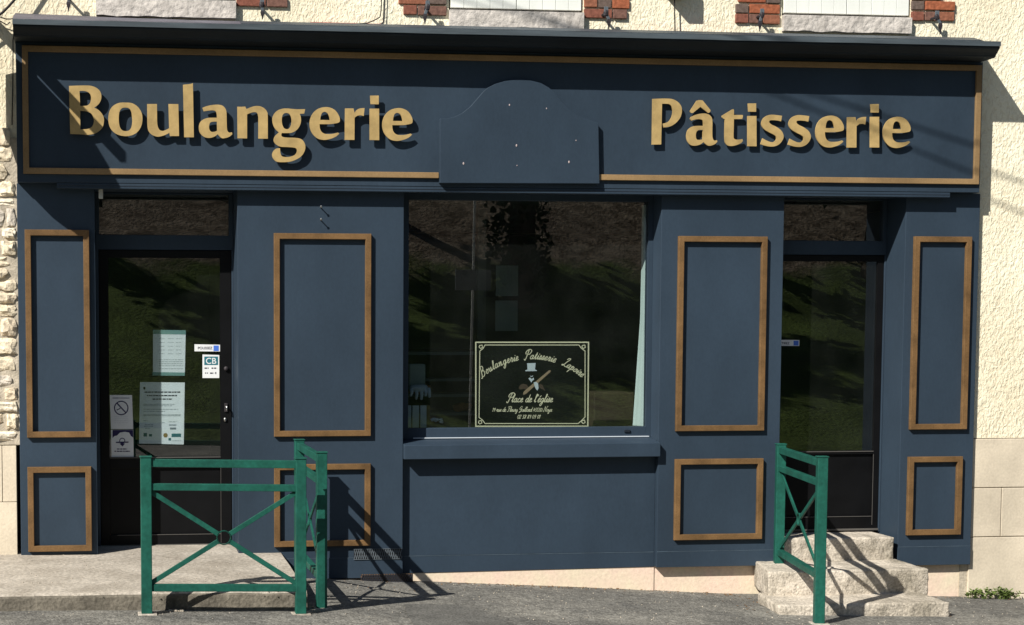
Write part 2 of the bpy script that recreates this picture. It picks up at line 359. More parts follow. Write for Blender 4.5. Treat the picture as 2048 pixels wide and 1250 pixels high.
# ------------------------------------------------------------------ ground
def lerp(pts, x):
    if x <= pts[0][0]: return pts[0][1]
    for (a, za), (b, zb) in zip(pts, pts[1:]):
        if x <= b: return za+(zb-za)*(x-a)/(b-a)
    return pts[-1][1]
GX = [(-40, 0.5), (-3, 0.10), (0, 0.055), (1.6, 0.02), (2.3, -0.02), (3.5, -0.085), (4.8, -0.165), (6.5, -0.215), (12, -0.45), (40, -1.0)]
def gz(x, y):
    z = lerp(GX, x)
    if y > 0: y = 0
    z += 0.015*min(-y, 6)
    if y < -13.5: # the bank on the far side of the street
        z += lerp([(0, 0), (0.12, 0.12), (1.5, 0.35), (8.0, 2.55), (16, 7.2), (19, 7.8), (60, 9.0)], -13.5-y)
    return z
def graded(a, b, n): return [a+(b-a)*i/n for i in range(n+1)]
xs = [-300, -120, -60, -30, -15, -8, -4]+graded(-3, 9, 96)+[11, 14, 18, 24, 40, 80, 160, 300]
ys = [60, 10, 3, 0.6]+graded(0.3, -3, 44)+[-3.5, -4.5, -6, -8, -10, -12, -13.4]
mb = MB()
for y in ys:
    for x in xs: mb.v.append((x, y, gz(x, y) + (0.006*noise.noise(Vector((x*2.3, y*2.3, 0))) + 0.003*noise.noise(Vector((x*9, y*9, 3))) if -3 <= x <= 9 and -3 <= y <= 0.3 else 0)))
nx = len(xs)
for j in range(len(ys)-1):
    for i in range(nx-1):
        a = j*nx+i; mb.f.append((a, a+nx, a+nx+1, a+1))
tag(build('road', mb, asphalt, smooth=True), kind='structure')
mb = MB(); xb = [-300, -100, -40]+graded(-20, 40, 60)+[60, 120, 300]; yb = [-13.4, -13.52]+graded(-13.7, -32, 60)+[-36, -60, -300]
for y in yb:
    for x in xb:
        mb.v.append((x, y, gz(x, y)-(0.006 if y > -13.45 else 0)+(0.12*noise.noise(Vector((x*.5, y*.5, 7))) if -32 < y < -13.8 else 0)))
nx = len(xb)
for j in range(len(yb)-1):
    for i in range(nx-1):
        a = j*nx+i; mb.f.append((a, a+nx, a+nx+1, a+1))
tag(build('grass_bank', mb, bank_mat, smooth=True), kind='structure')

mb = MB(); n = 14; e0 = []
P_ = [(1.98, -1.22), (2.36, -1.16), (2.50, -1.7), (2.62, -2.6), (1.84, -2.6), (1.90, -1.8)]
def patch_pt(x, y): return (x, y, gz(x, y)+0.009)
c0 = (2.2, -1.8)
N_ = 40; ringp_ = []
for i in range(N_):
    t = i/N_*len(P_); a0 = P_[int(t)]; a1 = P_[(int(t)+1) % len(P_)]; f = t-int(t)
    x = a0[0]+(a1[0]-a0[0])*f+0.015*noise.noise(Vector((i*.9, 0, 0))); y = a0[1]+(a1[1]-a0[1])*f; ringp_.append((x, y))
for k in range(6):
    q = 1-k/6
    for x, y in ringp_: mb.v.append(patch_pt(c0[0]+(x-c0[0])*q, c0[1]+(y-c0[1])*q))
mb.v.append(patch_pt(*c0))
for k in range(5):
    for i in range(N_): mb.f.append((k*N_+i, (k+1)*N_+i, (k+1)*N_+(i+1) % N_, k*N_+(i+1) % N_))
for i in range(N_): mb.f.append((5*N_+i, 6*N_, 5*N_+(i+1) % N_))
tag(build('road_patch', mb, mat('dark_asphalt_patch', (0.135, 0.132, 0.122), 0.9, 0.2, var=0.3, vscale=5, fine=0.5, fscale=70, bump=0.6, bscale=90, bdist=0.006), smooth=True), kind='structure')

# raised pavement outside the left door, with its kerb face
SLX = 1.305
def slab_z(x, y):
    return 0.222 + (-x)*0.006*(1 if x < 0 else 0) + 0.030*y*1.0 + (0.0 if x < 1.0 else -0.008)
mb = MB(); px_ = [-12, -6, -3, -2]+graded(-1.6, SLX, 30); py_ = [0.45, 0.2, 0.02]+graded(-0.05, -1.50, 16)+[-1.515]
for y in py_:
    for x in px_: mb.v.append((x, y, slab_z(x, y)+0.004*noise.noise(Vector((x*3, y*3, 1)))-(0.012 if y < -1.51 else 0)))
nx = len(px_)
for j in range(len(py_)-1):
    for i in range(nx-1):
        a = j*nx+i; mb.f.append((a, a+nx, a+nx+1, a+1))
top = build('pavement', mb, concrete, smooth=True); tag(top, kind='structure')
mb = MB()
kx = [-12, -6, -3]+graded(-2, SLX, 24)
n0 = len(kx)
for x in kx:
    j = 0.006*noise.noise(Vector((x*4, 0, 2)))
    mb.v.append((x, -1.513, slab_z(x, -1.515)-0.010)); mb.v.append((x, -1.530+j, slab_z(x, -1.515)-0.022)); mb.v.append((x, -1.542+j, gz(x, -1.53)-0.05))
for i in range(n0-1):
    for k in (0, 1): a = i*3+k; mb.f.append((a, a+1, a+4, a+3))
mb.add([(SLX, 0.02, slab_z(SLX, 0)), (SLX, -1.513, slab_z(SLX, -1.515)-0.01), (SLX+0.02, -1.513, gz(SLX, -1.5)-0.06), (SLX+0.03, 0.02, -0.05)], [(0, 1, 2, 3)])
mb.add([(SLX, -1.513, slab_z(SLX, -1.515)-0.01), (SLX, -1.53, slab_z(SLX, -1.515)-0.022), (SLX+0.0, -1.542, gz(SLX, -1.5)-0.06), (SLX+0.02, -1.513, gz(SLX, -1.5)-0.06)], [(0, 1, 2, 3)])
tag(build('kerb', mb, kerb_mat), kind='structure')

# ------------------------------------------------------------------ the house
house = empty('house', (3.0, 0.3, -0.3), 'old two storey house with cream roughcast wall around the navy shopfront', 'building')
WY = 0.045
# upper openings: (x0, x1) of the windows, sill bottom/top
WIN = [(0.022, 0.994, 3.985, 4.105), (2.520, 3.500, 3.968, 4.082), (5.001, 5.985, 3.988, 4.103)]
mb = MB()
mb.box(-4, -0.530, WY, 0.5, 1.0, 7.0)
mb.box(6.52, 11, WY, 0.5, 0.993, 7.0)
xsn = [-0.530]
for x0, x1, za, zb in WIN: xsn += [x0, x1]
xsn.append(6.52)
for i in range(len(xsn)-1):
    if i % 2 == 0: mb.box(xsn[i], xsn[i+1], WY, 0.5, 3.7, 7.0)
    else:
        mb.box(xsn[i], xsn[i+1], WY, 0.5, 3.7, WIN[i//2][2]+0.01)
        mb.box(xsn[i], xsn[i+1], WY, 0.5, 5.7, 7.0)
build('wall', mb, cream, house)
# other walls of the house and its roof
for q in ((-4, -3.7, 0.5, 8, -0.4, 7), (10.7, 11, 0.5, 8, -0.9, 7)): build('side_wall', MB().box(*q), cream, house)
build('rear_wall', MB().box(-4, 11, 8, 8.3, -0.9, 7), cream, house)
mb = MB(); mb.add([(-4.3,-0.35,6.95),(11.3,-0.35,6.95),(11.3,4.2,9.6),(-4.3,4.2,9.6),(-4.3,8.7,6.95),(11.3,8.7,6.95),
                   (-4.3,-0.35,6.85),(11.3,-0.35,6.85),(11.3,8.7,6.85),(-4.3,8.7,6.85)],
                  [(0,1,2,3),(3,2,5,4),(6,9,8,7),(0,6,7,1),(4,5,8,9),(0,3,4,9,6),(1,7,8,5,2)])
build('roof', mb, brick_mat, house)
# ashlar blocks low right, left plain render base
mb = MB()
rows = [(-0.95, -0.20), (-0.20, 0.241), (0.241, 0.616), (0.616, 0.990)]
cuts = [[6.56, 11], [6.56, 7.55, 8.6, 11], [6.50, 6.815, 7.9, 9.0, 11], [6.50, 7.35, 8.4, 11]]
for (za, zb), cs in zip(rows, cuts):
    for a, b in zip(cs, cs[1:]): mb.box(a+0.003, b-0.003, WY-0.012, 0.5, za+0.003, zb-0.003)
build('stone_base', mb, ashlar_mat, house, bevel=0.004)
mb = MB(); mb.box(6.5, 11, WY+0.002, 0.45, -0.95, 0.988); build('mortar_bed', mb, mortar, house)
mb = MB()
for (za, zb), cs in zip([(0.1, 0.60), (0.60, 1.0)], [[-4, -1.5, -0.56], [-4, -2.4, -0.66, -0.56]]):
    for a, b in zip(cs, cs[1:]): mb.box(a+0.002, b-0.002, WY-0.010, 0.5, za+0.002, zb-0.002)
build('stone_base', mb, ashlar_mat, house, bevel=0.003)
# exposed rubble stones left of the shopfront
mb = MB(); z = 1.03; R = random.Random(3)
while z < 3.12:
    h = R.uniform(0.05, 0.13); x = -1.6-R.random()*0.1
    while x < -0.57:
        wd = R.uniform(0.12, 0.32); xe = min(x+wd, -0.545)
        if xe-x > 0.05:
            c = ((x+xe)/2, WY-0.005, z+h/2)
            o = len(mb.v); mb.ellipsoid(c, ((xe-x)/2*1.0, R.uniform(0.022, 0.045), h/2*1.02), 12, 8, 0.5)
            for k in range(o, len(mb.v)):   # squarer, chipped stones
                v = Vector(mb.v[k]); d = v-Vector(c); sx = (xe-x)/2; sz = h/2
                q = max(abs(d.x)/sx, abs(d.z)/sz, 0.2); e = math.sqrt((d.x/sx)**2+(d.z/sz)**2)
                s_ = 1+0.9*(e/max(q, 1e-3)-1) if q > 0 else 1
                d.x *= s_; d.z *= s_
                d += Vector((1, 1, 1))*0.010*noise.noise(v*24)
                d.x = max(min(d.x, sx*.97), -sx*.97); d.z = max(min(d.z, sz*.95), -sz*.95)
                mb.v[k] = tuple(Vector(c)+d)
        x = xe+0.012
    z += h+0.010
build('rubble_stone', mb, rubble_mat, house)
mb = MB(); mb.box(-1.75, -0.531, WY-0.012, WY+0.02, 1.005, 3.14); build('mortar_bed', mb, mortar, house)
# concrete base under the shopfront
build('concrete_base', MB().prism([(1.45, -0.35), (4.10, -0.35), (4.10, 0.075), (1.45, 0.075)], 0.058, 0.5), pink_base, house, bevel=0.003)
build('concrete_base', MB().prism([(4.102, -0.35), (5.10, -0.35), (5.10, 0.075), (4.102, 0.075)], 0.066, 0.5), pink_base, house, bevel=0.003)
mb = MB(); mb.prism([(5.93, -0.40), (6.500, -0.40), (6.500, 0.075), (5.93, 0.075)], 0.052, 0.5)
build('concrete_base', mb, pink_base, house, bevel=0.003)

# bricks round the upper windows
def brick_patch(xa, xb, ztop_rows, side, name='brick_jamb'):
    mb = MB(); R = random.Random(int(xa*100)); h = 0.073
    for r, (z0, xo) in enumerate(ztop_rows):
        x = xa if side > 0 else xa+xo
        xe_ = xb-xo if side > 0 else xb
        first = True
        while x < xe_-0.02:
            wd = R.choice((0.105, 0.215)); e = min(x+wd, xe_)
            if xe_-e < 0.05: e = xe_
            dz = R.uniform(-0.003, 0.003)
            mb.box(x+0.005, e-0.005, WY-0.016-R.random()*0.008, WY+0.05, z0+0.005+dz, z0+h-0.004+dz)
            x = e
    o = build(name, mb, brick_mat, house, bevel=0.004)
    m2 = MB(); z0 = ztop_rows[0][0]
    return o
def rows(z0, offs): return [(z0+i*0.075, offs[i % len(offs)]) for i in range(20)]
brick_patch(0.996, 1.365, rows(4.072, [0.0, 0.0, 0.10]), 1)
brick_patch(2.150, 2.505, rows(4.040, [0.035, 0.0, 0.08, 0.0]), -1)
brick_patch(3.505, 3.850, rows(4.045, [0.02, 0.0, 0.0, 0.09]), 1)
brick_patch(4.640, 4.985, rows(4.035, [0.0, 0.0, 0.02, 0.1]), -1)
brick_patch(5.990, 6.335, rows(4.085, [0.0, 0.0, 0.1]), 1)
# upper windows: sill, shutters, frame
for wi, (x0, x1, za, zb) in enumerate(WIN):
    mb = MB(); o = len(mb.v)
    n = 20
    for i in range(n+1):
        x = x0+(x1-x0)*i/n; jz = 0.010*noise.noise(Vector((x*9, wi*5, 0)))
        for (yy, zz) in ((0.0+0.004*noise.noise(Vector((x*14, 1, wi))), za+jz), (-0.002, zb), (0.30, zb+0.012), (0.30, za)):
            mb.v.append((x, yy, zz))
    for i in range(n):
        for k in range(4):
            a = i*4+k; b_ = i*4+(k+1) % 4; mb.f.append((a, b_, b_+4, a+4))
    mb.f.append((3, 2, 1, 0)); mb.f.append((n*4, n*4+1, n*4+2, n*4+3))
    sill = build('window_sill', mb, sill_stone, house)
    sh = []
    mid = (x0+x1)/2
    for a, b in ((x0+0.012, mid-0.002), (mid+0.002, x1-0.012)):
        mb = MB(); nb = 5; x = a
        for i in range(nb):
            xe = a+(b-a)*(i+1)/nb
            mb.box(x+0.0012, xe-0.0012, 0.030+0.001*(i % 2), 0.055, zb+0.02, 5.62); x = xe
        mb.box(a, b, 0.056, 0.075, zb+0.02, 5.62)
        build('shutter', mb, white_paint, house, bevel=0.0018)
    if wi != 2: pass
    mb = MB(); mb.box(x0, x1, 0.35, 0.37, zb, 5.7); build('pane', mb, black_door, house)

# ------------------------------------------------------------------ shopfront
shop = empty('shopfront', (3.0, 0.1, 0.0), 'navy painted wooden bakery shopfront with gold mouldings under a deep cornice', 'shopfront')
FY = -0.09
XL, XR = -0.530, 6.555
# fascia box
mb = MB(); mb.box(-0.527, 6.500, FY, 0.044, 2.824, 3.776)
fascia = build('fascia', mb, navy, shop, bevel=0.003)
mb = MB()
fx0, fx1, fz0, fz1, fwd = -0.483, 6.528-0.045, 2.888, 3.761, 0.040
fx1 = U(1961, 250, FY-0.02).x; fx0 = U(45, 200, FY-0.02).x
fz0 = U(1000, 365, FY-0.02).z-0.0; fz0 = 2.882; fz1 = 3.750
# plaque outline
PLY = FY-0.045
plq = [(880,366),(880,237),(893,237),(908,234),(925,226),(941,213),(955,197),(966,184),(976,175),(990,168),(1010,162),(1036,159),(1062,161),(1082,166),(1098,175),(1110,186),(1124,203),(1140,219),(1158,232),(1178,240),(1197,246),(1199,367)]
plqw = [(U(x, y, PLY).x, U(x, y, PLY).z) for x, y in plq]
pxl, pxr = plqw[0][0], plqw[-1][0]
xa, xb, za, zb = fx0+fwd, fx1-fwd, fz0+fwd, fz1-fwd
mb.prism([(fx0, fz0), (pxl-0.004, fz0), (pxl-0.004, za), (xa, za)], FY-0.024, FY)
mb.prism([(pxr+0.004, fz0), (fx1, fz0), (xb, za), (pxr+0.004, za)], FY-0.024, FY)
mb.prism([(fx1, fz0), (fx1, fz1), (xb, zb), (xb, za)], FY-0.024, FY)
mb.prism([(fx1, fz1), (fx0, fz1), (xa, zb), (xb, zb)], FY-0.024, FY)
mb.prism([(fx0, fz1), (fx0, fz0), (xa, za), (xa, zb)], FY-0.024, FY)
build('fascia_moulding', mb, wood_pale, shop, bevel=0.0025)
mb = MB(); mb.prism(plqw, PLY, FY)
plaque = build('plaque', mb, navy, shop, bevel=0.0025)
filler = mat('pinkish_filler', (0.40, 0.33, 0.33), 0.8)
for x, y, r in ((1019,210,1.6),(1093,217,1.2),(1033,291,2.0),(1152,281,1.1),(927,327,2.0),(1138,324,2.0),(1034,331,1.0)):
    p = U(x, y, PLY); build('screw_mark', MB().ellipsoid((p.x, PLY-0.001, p.z), (r*.0037*.8, 0.003, r*.0037*1.3), 8, 5), filler, plaque)
# cornice with a slanting cove below the top fillet
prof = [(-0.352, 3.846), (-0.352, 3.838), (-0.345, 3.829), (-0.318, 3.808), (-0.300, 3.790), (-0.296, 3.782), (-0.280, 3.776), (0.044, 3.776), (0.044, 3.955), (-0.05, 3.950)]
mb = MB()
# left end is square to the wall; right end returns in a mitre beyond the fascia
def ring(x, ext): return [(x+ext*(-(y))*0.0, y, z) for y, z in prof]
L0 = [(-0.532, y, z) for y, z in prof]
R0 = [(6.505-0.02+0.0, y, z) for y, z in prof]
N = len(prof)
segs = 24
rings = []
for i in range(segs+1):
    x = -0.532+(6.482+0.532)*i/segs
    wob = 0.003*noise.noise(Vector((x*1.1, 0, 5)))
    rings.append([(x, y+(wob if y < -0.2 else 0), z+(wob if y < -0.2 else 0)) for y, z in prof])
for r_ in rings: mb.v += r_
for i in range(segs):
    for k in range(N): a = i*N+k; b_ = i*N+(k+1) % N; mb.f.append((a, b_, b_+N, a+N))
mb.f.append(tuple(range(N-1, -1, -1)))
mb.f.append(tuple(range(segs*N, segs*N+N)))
build('cornice', mb, mat('shade_darkened_cornice', (0.012, 0.018, 0.024), 0.55, 0.2, var=0.3, vscale=3), shop)  # base colour darkened to deepen the shade under the cove
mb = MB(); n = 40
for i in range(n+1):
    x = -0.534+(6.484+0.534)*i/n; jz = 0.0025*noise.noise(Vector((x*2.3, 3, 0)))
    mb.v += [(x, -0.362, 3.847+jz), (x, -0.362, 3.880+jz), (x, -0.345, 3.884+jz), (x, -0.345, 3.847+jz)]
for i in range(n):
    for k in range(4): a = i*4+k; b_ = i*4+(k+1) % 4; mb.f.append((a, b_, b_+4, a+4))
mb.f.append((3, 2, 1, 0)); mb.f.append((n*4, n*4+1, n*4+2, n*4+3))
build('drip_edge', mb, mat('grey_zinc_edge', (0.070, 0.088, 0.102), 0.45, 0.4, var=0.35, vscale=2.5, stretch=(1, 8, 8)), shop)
# flashing sheet climbing from the cornice to the wall, lapped, with two red painted lengths
def flash(x0, x1, zt0, zt1, m, off, name='flashing', zb=3.886, yb=-0.346):
    mb = MB(); n = max(2, int((x1-x0)/0.12))
    for i in range(n+1):
        x = x0+(x1-x0)*i/n; zt = zt0+(zt1-zt0)*i/n+0.006*noise.noise(Vector((x*3, 2, 0)))
        mb.v += [(x, yb-off, zb+off-0.006), (x, yb-off, zb+off), (x, yb+0.10-off, zb+off+0.035), (x, WY-0.002-off, zt+off)]
    for i in range(n):
        for k in (0, 1, 2): a = i*4+k; mb.f.append((a, a+4, a+5, a+1))
    return build(name, mb, m, shop)
flash(-0.532, 1.0, 3.992, 3.968, lilac_mat, 0.0)
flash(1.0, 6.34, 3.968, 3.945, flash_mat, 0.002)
mb = MB()
def redstrip(x0, x1):
    n = 8
    for i in range(n):
        a = x0+(x1-x0)*i/n; b = x0+(x1-x0)*(i+1)/n
        z = lerp([(1.0, 3.968), (6.34, 3.945)], a)
        mb.add([(a, WY-0.10, z-0.022), (b, WY-0.10, z-0.022), (b, WY-0.012, z+0.012), (a, WY-0.012, z+0.012)], [(0, 1, 2, 3)])
for q in ((1.52, 2.03), (3.88, 4.66)):
    mb = MB(); redstrip(*q); build('flashing', mb, redp, shop, label='faded red painted edge of the flashing')
# awning housing: a lath box below the fascia
mb = MB(); mb.box(-0.258, 6.273, -0.087, -0.001, 2.785, 2.8225)
build('awning_box', mb, navy, shop, bevel=0.004)
mb = MB(); mb.box(-0.250, 6.265, -0.0885, -0.0872, 2.802, 2.806)
build('awning_slot', mb, navy_dark, shop)
# backing header above the openings
for a, b in ((0.0, 1.0), (2.192, 4.098), (5.03, 5.975)): build('header', MB().box(a+0.001, b-0.001, 0.0, 0.5, 2.800, 2.8225), navy, shop)
# pilasters; each carries two moulding frames
def pilaster(x0, x1, zb, panels, label=None, depth=0.40, zt=2.8235):
    mb = MB(); mb.box(x0, x1, 0.0, depth, zb, zt)
    p = build('pilaster', mb, navy, shop, bevel=0.003, label=label)
    mb = MB()
    for (a, b, c, d) in panels:
        build('panel_moulding', MB().frame(a, b, c, d, 0.041, -0.034, -0.0005), wood, p, bevel=0.003)
    return p
pA = pilaster(-0.535, 0.001, 0.224, [(-0.483, -0.040, 1.057, 2.504), (-0.483, -0.040, 0.252, 0.850)])
pB = pilaster(1.000, 2.192, 0.100, [(1.256, 1.952, 1.050, 2.492), (1.256, 1.952, 0.258, 0.851)])
pC = pilaster(4.098, 5.030, 0.058, [(4.222, 4.896, 1.067, 2.492), (4.222, 4.896, 0.261, 0.861)])
pD = pilaster(5.975, 6.557, 0.040, [(6.036, 6.485, 1.066, 2.502), (6.033, 6.460, 0.270, 0.861)])
# skirting boards a few millimetres proud
for m_ in (MB().prism([(1.30, 0.02), (2.192, 0.02), (2.192, 0.168), (1.30, 0.168)], -0.005, -0.0005).box(1.31, 2.192, 0.0, 0.40, 0.02, 0.098),
           MB().box(4.099, 5.029, -0.005, -0.0005, 0.058, 0.175), MB().box(5.976, 6.556, -0.005, -0.0005, 0.038, 0.180)):
    build('skirting_board', m_, navy, shop, bevel=0.002)
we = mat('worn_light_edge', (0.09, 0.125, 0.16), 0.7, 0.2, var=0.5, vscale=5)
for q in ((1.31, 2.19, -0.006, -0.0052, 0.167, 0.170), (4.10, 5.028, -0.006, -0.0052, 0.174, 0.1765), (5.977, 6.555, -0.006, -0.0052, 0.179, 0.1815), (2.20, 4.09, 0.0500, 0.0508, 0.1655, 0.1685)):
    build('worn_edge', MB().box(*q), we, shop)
# stall riser, sill, window
mb = MB(); mb.box(2.193, 4.097, 0.055, 0.16, 0.168, 0.99)
build('stall_riser', mb, navy, shop, bevel=0.002)
mb = MB(); mb.prism([(2.193, 0.040), (4.097, 0.056), (4.097, 0.1675), (2.193, 0.1675)], 0.0515, 0.16)
build('skirting_board', mb, navy, shop, bevel=0.002)
mb = MB()
mb.add([(2.1935,-0.057,0.880),(4.0965,-0.057,0.884),(4.0965,-0.057,0.985),(2.1935,-0.057,0.982),
        (2.1935,0.178,0.880),(4.0965,0.178,0.884),(4.0965,0.178,1.013),(2.1935,0.178,1.010)],
       [(0,1,2,3),(7,6,5,4),(0,4,5,1),(1,5,6,2),(2,6,7,3),(3,7,4,0)])
build('sill', mb, navy, shop, bevel=0.004)
WYF = 0.18
win = bpy.data.objects.new('shop_window', None); col.objects.link(win); win.parent = shop; win.location = (3.15-3.0, 0.2-0.1, 1.0)
mb = MB()
mb.box(2.194, 2.262, WYF, WYF+0.06, 1.012, 2.80); mb.box(4.062, 4.099, WYF, WYF+0.06, 1.012, 2.80)
mb.box(2.262, 4.062, WYF, WYF+0.06, 1.012, 1.092); mb.box(2.262, 4.062, WYF, WYF+0.06, 2.752, 2.80)
build('frame', mb, navy, win, bevel=0.003)
mb = MB(); mb.box(2.262, 4.062, WYF+0.025, WYF+0.031, 1.092, 2.752)
build('pane', mb, glass, win)
mb = MB(); q = U(1254, 861, WYF); mb.box(q.x-0.022, q.x+0.022, WYF-0.012, WYF, q.z-0.013, q.z+0.006)
build('drain_cap', mb, navy_dark, win, bevel=0.003)
build('sill_lit_line', MB().box(2.30, 4.085, 0.168, 0.1795, 1.0155, 1.022), mat('sunlit_line_grey', (0.55, 0.6, 0.66), 0.5, 0.4), win, bevel=0.001)  # pale strip painted in for the sunlit line along the sill edge
# doors
def box_door(name, x0, x1, Y, zb, glass_z, glass_x, trans_z, panel, handle=True, label=None):
    zt = 2.80
    d = bpy.data.objects.new(name, None); col.objects.link(d); d.parent = shop; d.location = ((x0+x1)/2-3.0, Y-0.1, zb)
    if label: d['label'] = label
    gx0, gx1 = glass_x
    # fixed frame, transom bar and fanlight
    mb = MB()
    mb.box(x0, x1, Y, Y+0.07, trans_z[0]-0.105, trans_z[0])
    mb.box(x0, x1, Y, Y+0.07, trans_z[1], zt-0.002)
    mb.box(x0, x0+0.022, Y, Y+0.07, zb, trans_z[0]-0.105); mb.box(x1-0.012, x1, Y, Y+0.07, zb, trans_z[0]-0.105)
    mb.box(x0, x0+0.03, Y, Y+0.07, trans_z[0], trans_z[1]); mb.box(x1-0.03, x1, Y, Y+0.07, trans_z[0], trans_z[1])
    build('frame', mb, navy, d, bevel=0.003)
    mb = MB(); mb.box(x0+0.03, x1-0.03, Y+0.03, Y+0.036, trans_z[0], trans_z[1])
    build('transom_pane', mb, glass, d)
    a, b = x0+0.025, x1-0.015; top = trans_z[0]-0.108; Yd = Y+0.01
    mb = MB()
    mb.box(a, gx0, Yd, Yd+0.05, zb+0.01, top); mb.box(gx1, b, Yd, Yd+0.05, zb+0.01, top)
    mb.box(gx0, gx1, Yd, Yd+0.05, glass_z[1], top)
    mb.box(gx0, gx1, Yd, Yd+0.05, panel[1], glass_z[0])
    mb.box(gx0, gx1, Yd, Yd+0.05, zb+0.01, panel[0])
    build('leaf', mb, black_door, d, bevel=0.003)
    mb = MB(); mb.box(gx0+0.001, gx1-0.001, Yd+0.02, Yd+0.04, panel[0]+0.0, panel[1])
    build('lower_panel', mb, black_door, d)
    mb = MB(); mb.box(gx0, gx1, Yd+0.012, Yd+0.018, glass_z[0], glass_z[1])
    build('pane', mb, glass, d)
    for q in ((gx0, gx1, Yd-0.006, Yd-0.0005, glass_z[0]-0.009, glass_z[0]-0.003), (gx0+0.05, gx1, Yd-0.004, Yd-0.0005, panel[0]-0.006, panel[0]-0.002),
              (gx1, gx1+0.003, Yd-0.004, Yd-0.0005, panel[0]-0.07, panel[1])):
        build('glazing_bead', MB().box(*q), bead_mat, d)
    build('weather_bar', MB().box(a, b, Yd-0.012, Yd-0.0005, zb+0.012, zb+0.026), bead_mat, d)
    return d, Yd
dL, YdL = box_door('door', 0.002, 0.999, 0.372, 0.214, (0.885, 2.330), (0.094, 0.902), (2.494, 2.786), (0.315, 0.80), label='left black glazed door covered in notices')
dR, YdR = box_door('door', 5.031, 5.974, 0.295, 0.262, (0.888, 2.328), (5.07, 5.910), (2.483, 2.790), (0.385, 0.86), label='right black glazed door above the stone steps')
p = U(452, 737, YdL)
mb = MB(); mb.ellipsoid((p.x, YdL-0.012, p.z), (0.017, 0.014, 0.017), 12, 8); build('door_knob', mb, iron, dL, smooth=True)
p = U(452, 815, YdL); mb = MB(); mb.box(p.x-0.012, p.x+0.012, YdL-0.012, YdL-0.0005, p.z-0.032, p.z+0.032); build('lock_plate', mb, iron, dL, bevel=0.003)
mb = MB(); mb.tube([(p.x, YdL-0.012, p.z+0.01), (p.x, YdL-0.045, p.z+0.01), (p.x-0.0, YdL-0.05, p.z-0.02)], 0.007); build('door_handle', mb, steel, dL, smooth=True)
p = U(450, 839, YdL); mb = MB(); mb.ellipsoid((p.x, YdL-0.008, p.z), (0.012, 0.009, 0.016), 10, 6); build('keyhole_cover', mb, steel, dL, smooth=True)
# small bits fixed to the front
def nail(x, y):
    p = U(x, y, 0); mb = MB(); mb.tube([(p.x, 0.0, p.z), (p.x-0.001, -0.05, p.z+0.003)], 0.004, 8); mb.ellipsoid((p.x-0.001, -0.05, p.z+0.003), (0.009, 0.004, 0.009), 8, 5)
    build('screw', mb, steel, shop)
nail(641, 415); nail(641, 440)
mb = MB(); p = U(202, 384, -0.03); mb.box(p.x-0.016, p.x+0.014, -0.03, -0.002, p.z-0.045, p.z+0.02); build('awning_bracket', mb, mat('bare_grey_plastic', (0.42, 0.42, 0.38), 0.6), shop, bevel=0.003)
# vent grille low on the second pilaster
g0 = U(708, 1098, -0.008); g1 = U(803, 1118, -0.008)
mb = MB(); R = random.Random(5)
mb.box(g0.x, g1.x, -0.012, -0.006, g1.z, g1.z+0.004); mb.box(g0.x, g1.x, -0.012, -0.006, g0.z-0.004, g0.z)
k = 0; x = g0.x
while x < g1.x-0.012:
    mb.bar((x, -0.009, g1.z), (x+0.02, -0.009, g0.z), 0.0045, 0.005); mb.bar((x+0.02, -0.0085, g1.z), (x, -0.0085, g0.z), 0.0045, 0.005); x += 0.0165
vent = build('vent_or_strip_lattice', mb, iron_grey, shop)
mb = MB(); mb.box(g0.x, g1.x, -0.0068, -0.0055, g1.z, g0.z); build('vent_or_strip_backing', mb, rubber, vent)

g0 = U(722, 1149, -0.012); g1 = U(826, 1164, -0.012); mb = MB(); x = g0.x; i = 0  # made-up lattice standing in for a dark strip at the wall foot
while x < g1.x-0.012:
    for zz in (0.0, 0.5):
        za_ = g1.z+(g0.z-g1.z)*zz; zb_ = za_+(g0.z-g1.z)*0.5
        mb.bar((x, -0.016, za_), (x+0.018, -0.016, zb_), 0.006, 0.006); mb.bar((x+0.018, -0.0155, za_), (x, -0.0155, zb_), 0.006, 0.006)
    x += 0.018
low = build('vent_or_strip_lattice', mb, lattice_mat, shop, label='black lattice standing in for a dark strip at ground level')
build('vent_or_strip_backing', MB().box(g0.x, g1.x, -0.011, -0.008, g1.z-0.03, g0.z), dry_leaf, low)

# ------------------------------------------------------------------ gold lettering
def c(x, y): return (x, y, 1)
GL = {}
GL['B'] = ((120,160), [[c(160,105),(300,100),(450,97),(560,105),(660,145),(720,210),(740,290),(725,370),(685,435),c(610,495),(680,530),(740,590),(778,660),(785,740),(765,830),(710,900),(620,955),(500,978),(380,968),c(183,962),c(172,600)],
 [c(348,195),(430,195),(500,215),(545,265),(553,330),(540,400),(500,448),(440,462),c(360,462)],
 [c(362,548),(450,555),(530,580),(580,630),(605,720),(590,800),(550,850),(480,875),c(362,882)]])
GL['o'] = ((120,160), [[(1165,402),(1290,415),(1390,480),(1455,580),(1473,690),(1455,810),(1395,915),(1310,975),(1200,1002),(1080,990),(970,940),(895,850),(865,740),(865,640),(890,540),(950,460),(1050,410)],
 [(1165,492),(1230,505),(1270,560),(1285,660),(1288,760),(1270,850),(1230,900),(1165,912),(1110,895),(1070,840),(1052,750),(1050,650),(1065,560),(1105,505)]])
GL['u'] = ((280,160), [[c(127,428),c(303,428),c(305,720),(315,820),(345,885),(390,908),(440,900),c(520,862),c(515,700),c(508,428),c(685,430),c(697,1000),c(535,1000),c(525,942),(450,980),(370,1005),(300,1010),(220,980),(165,930),(138,860),c(130,760)]])
GL['l'] = ((280,160), [[c(768,85),(830,78),(900,70),c(945,55),c(962,1022),c(790,1022)]])
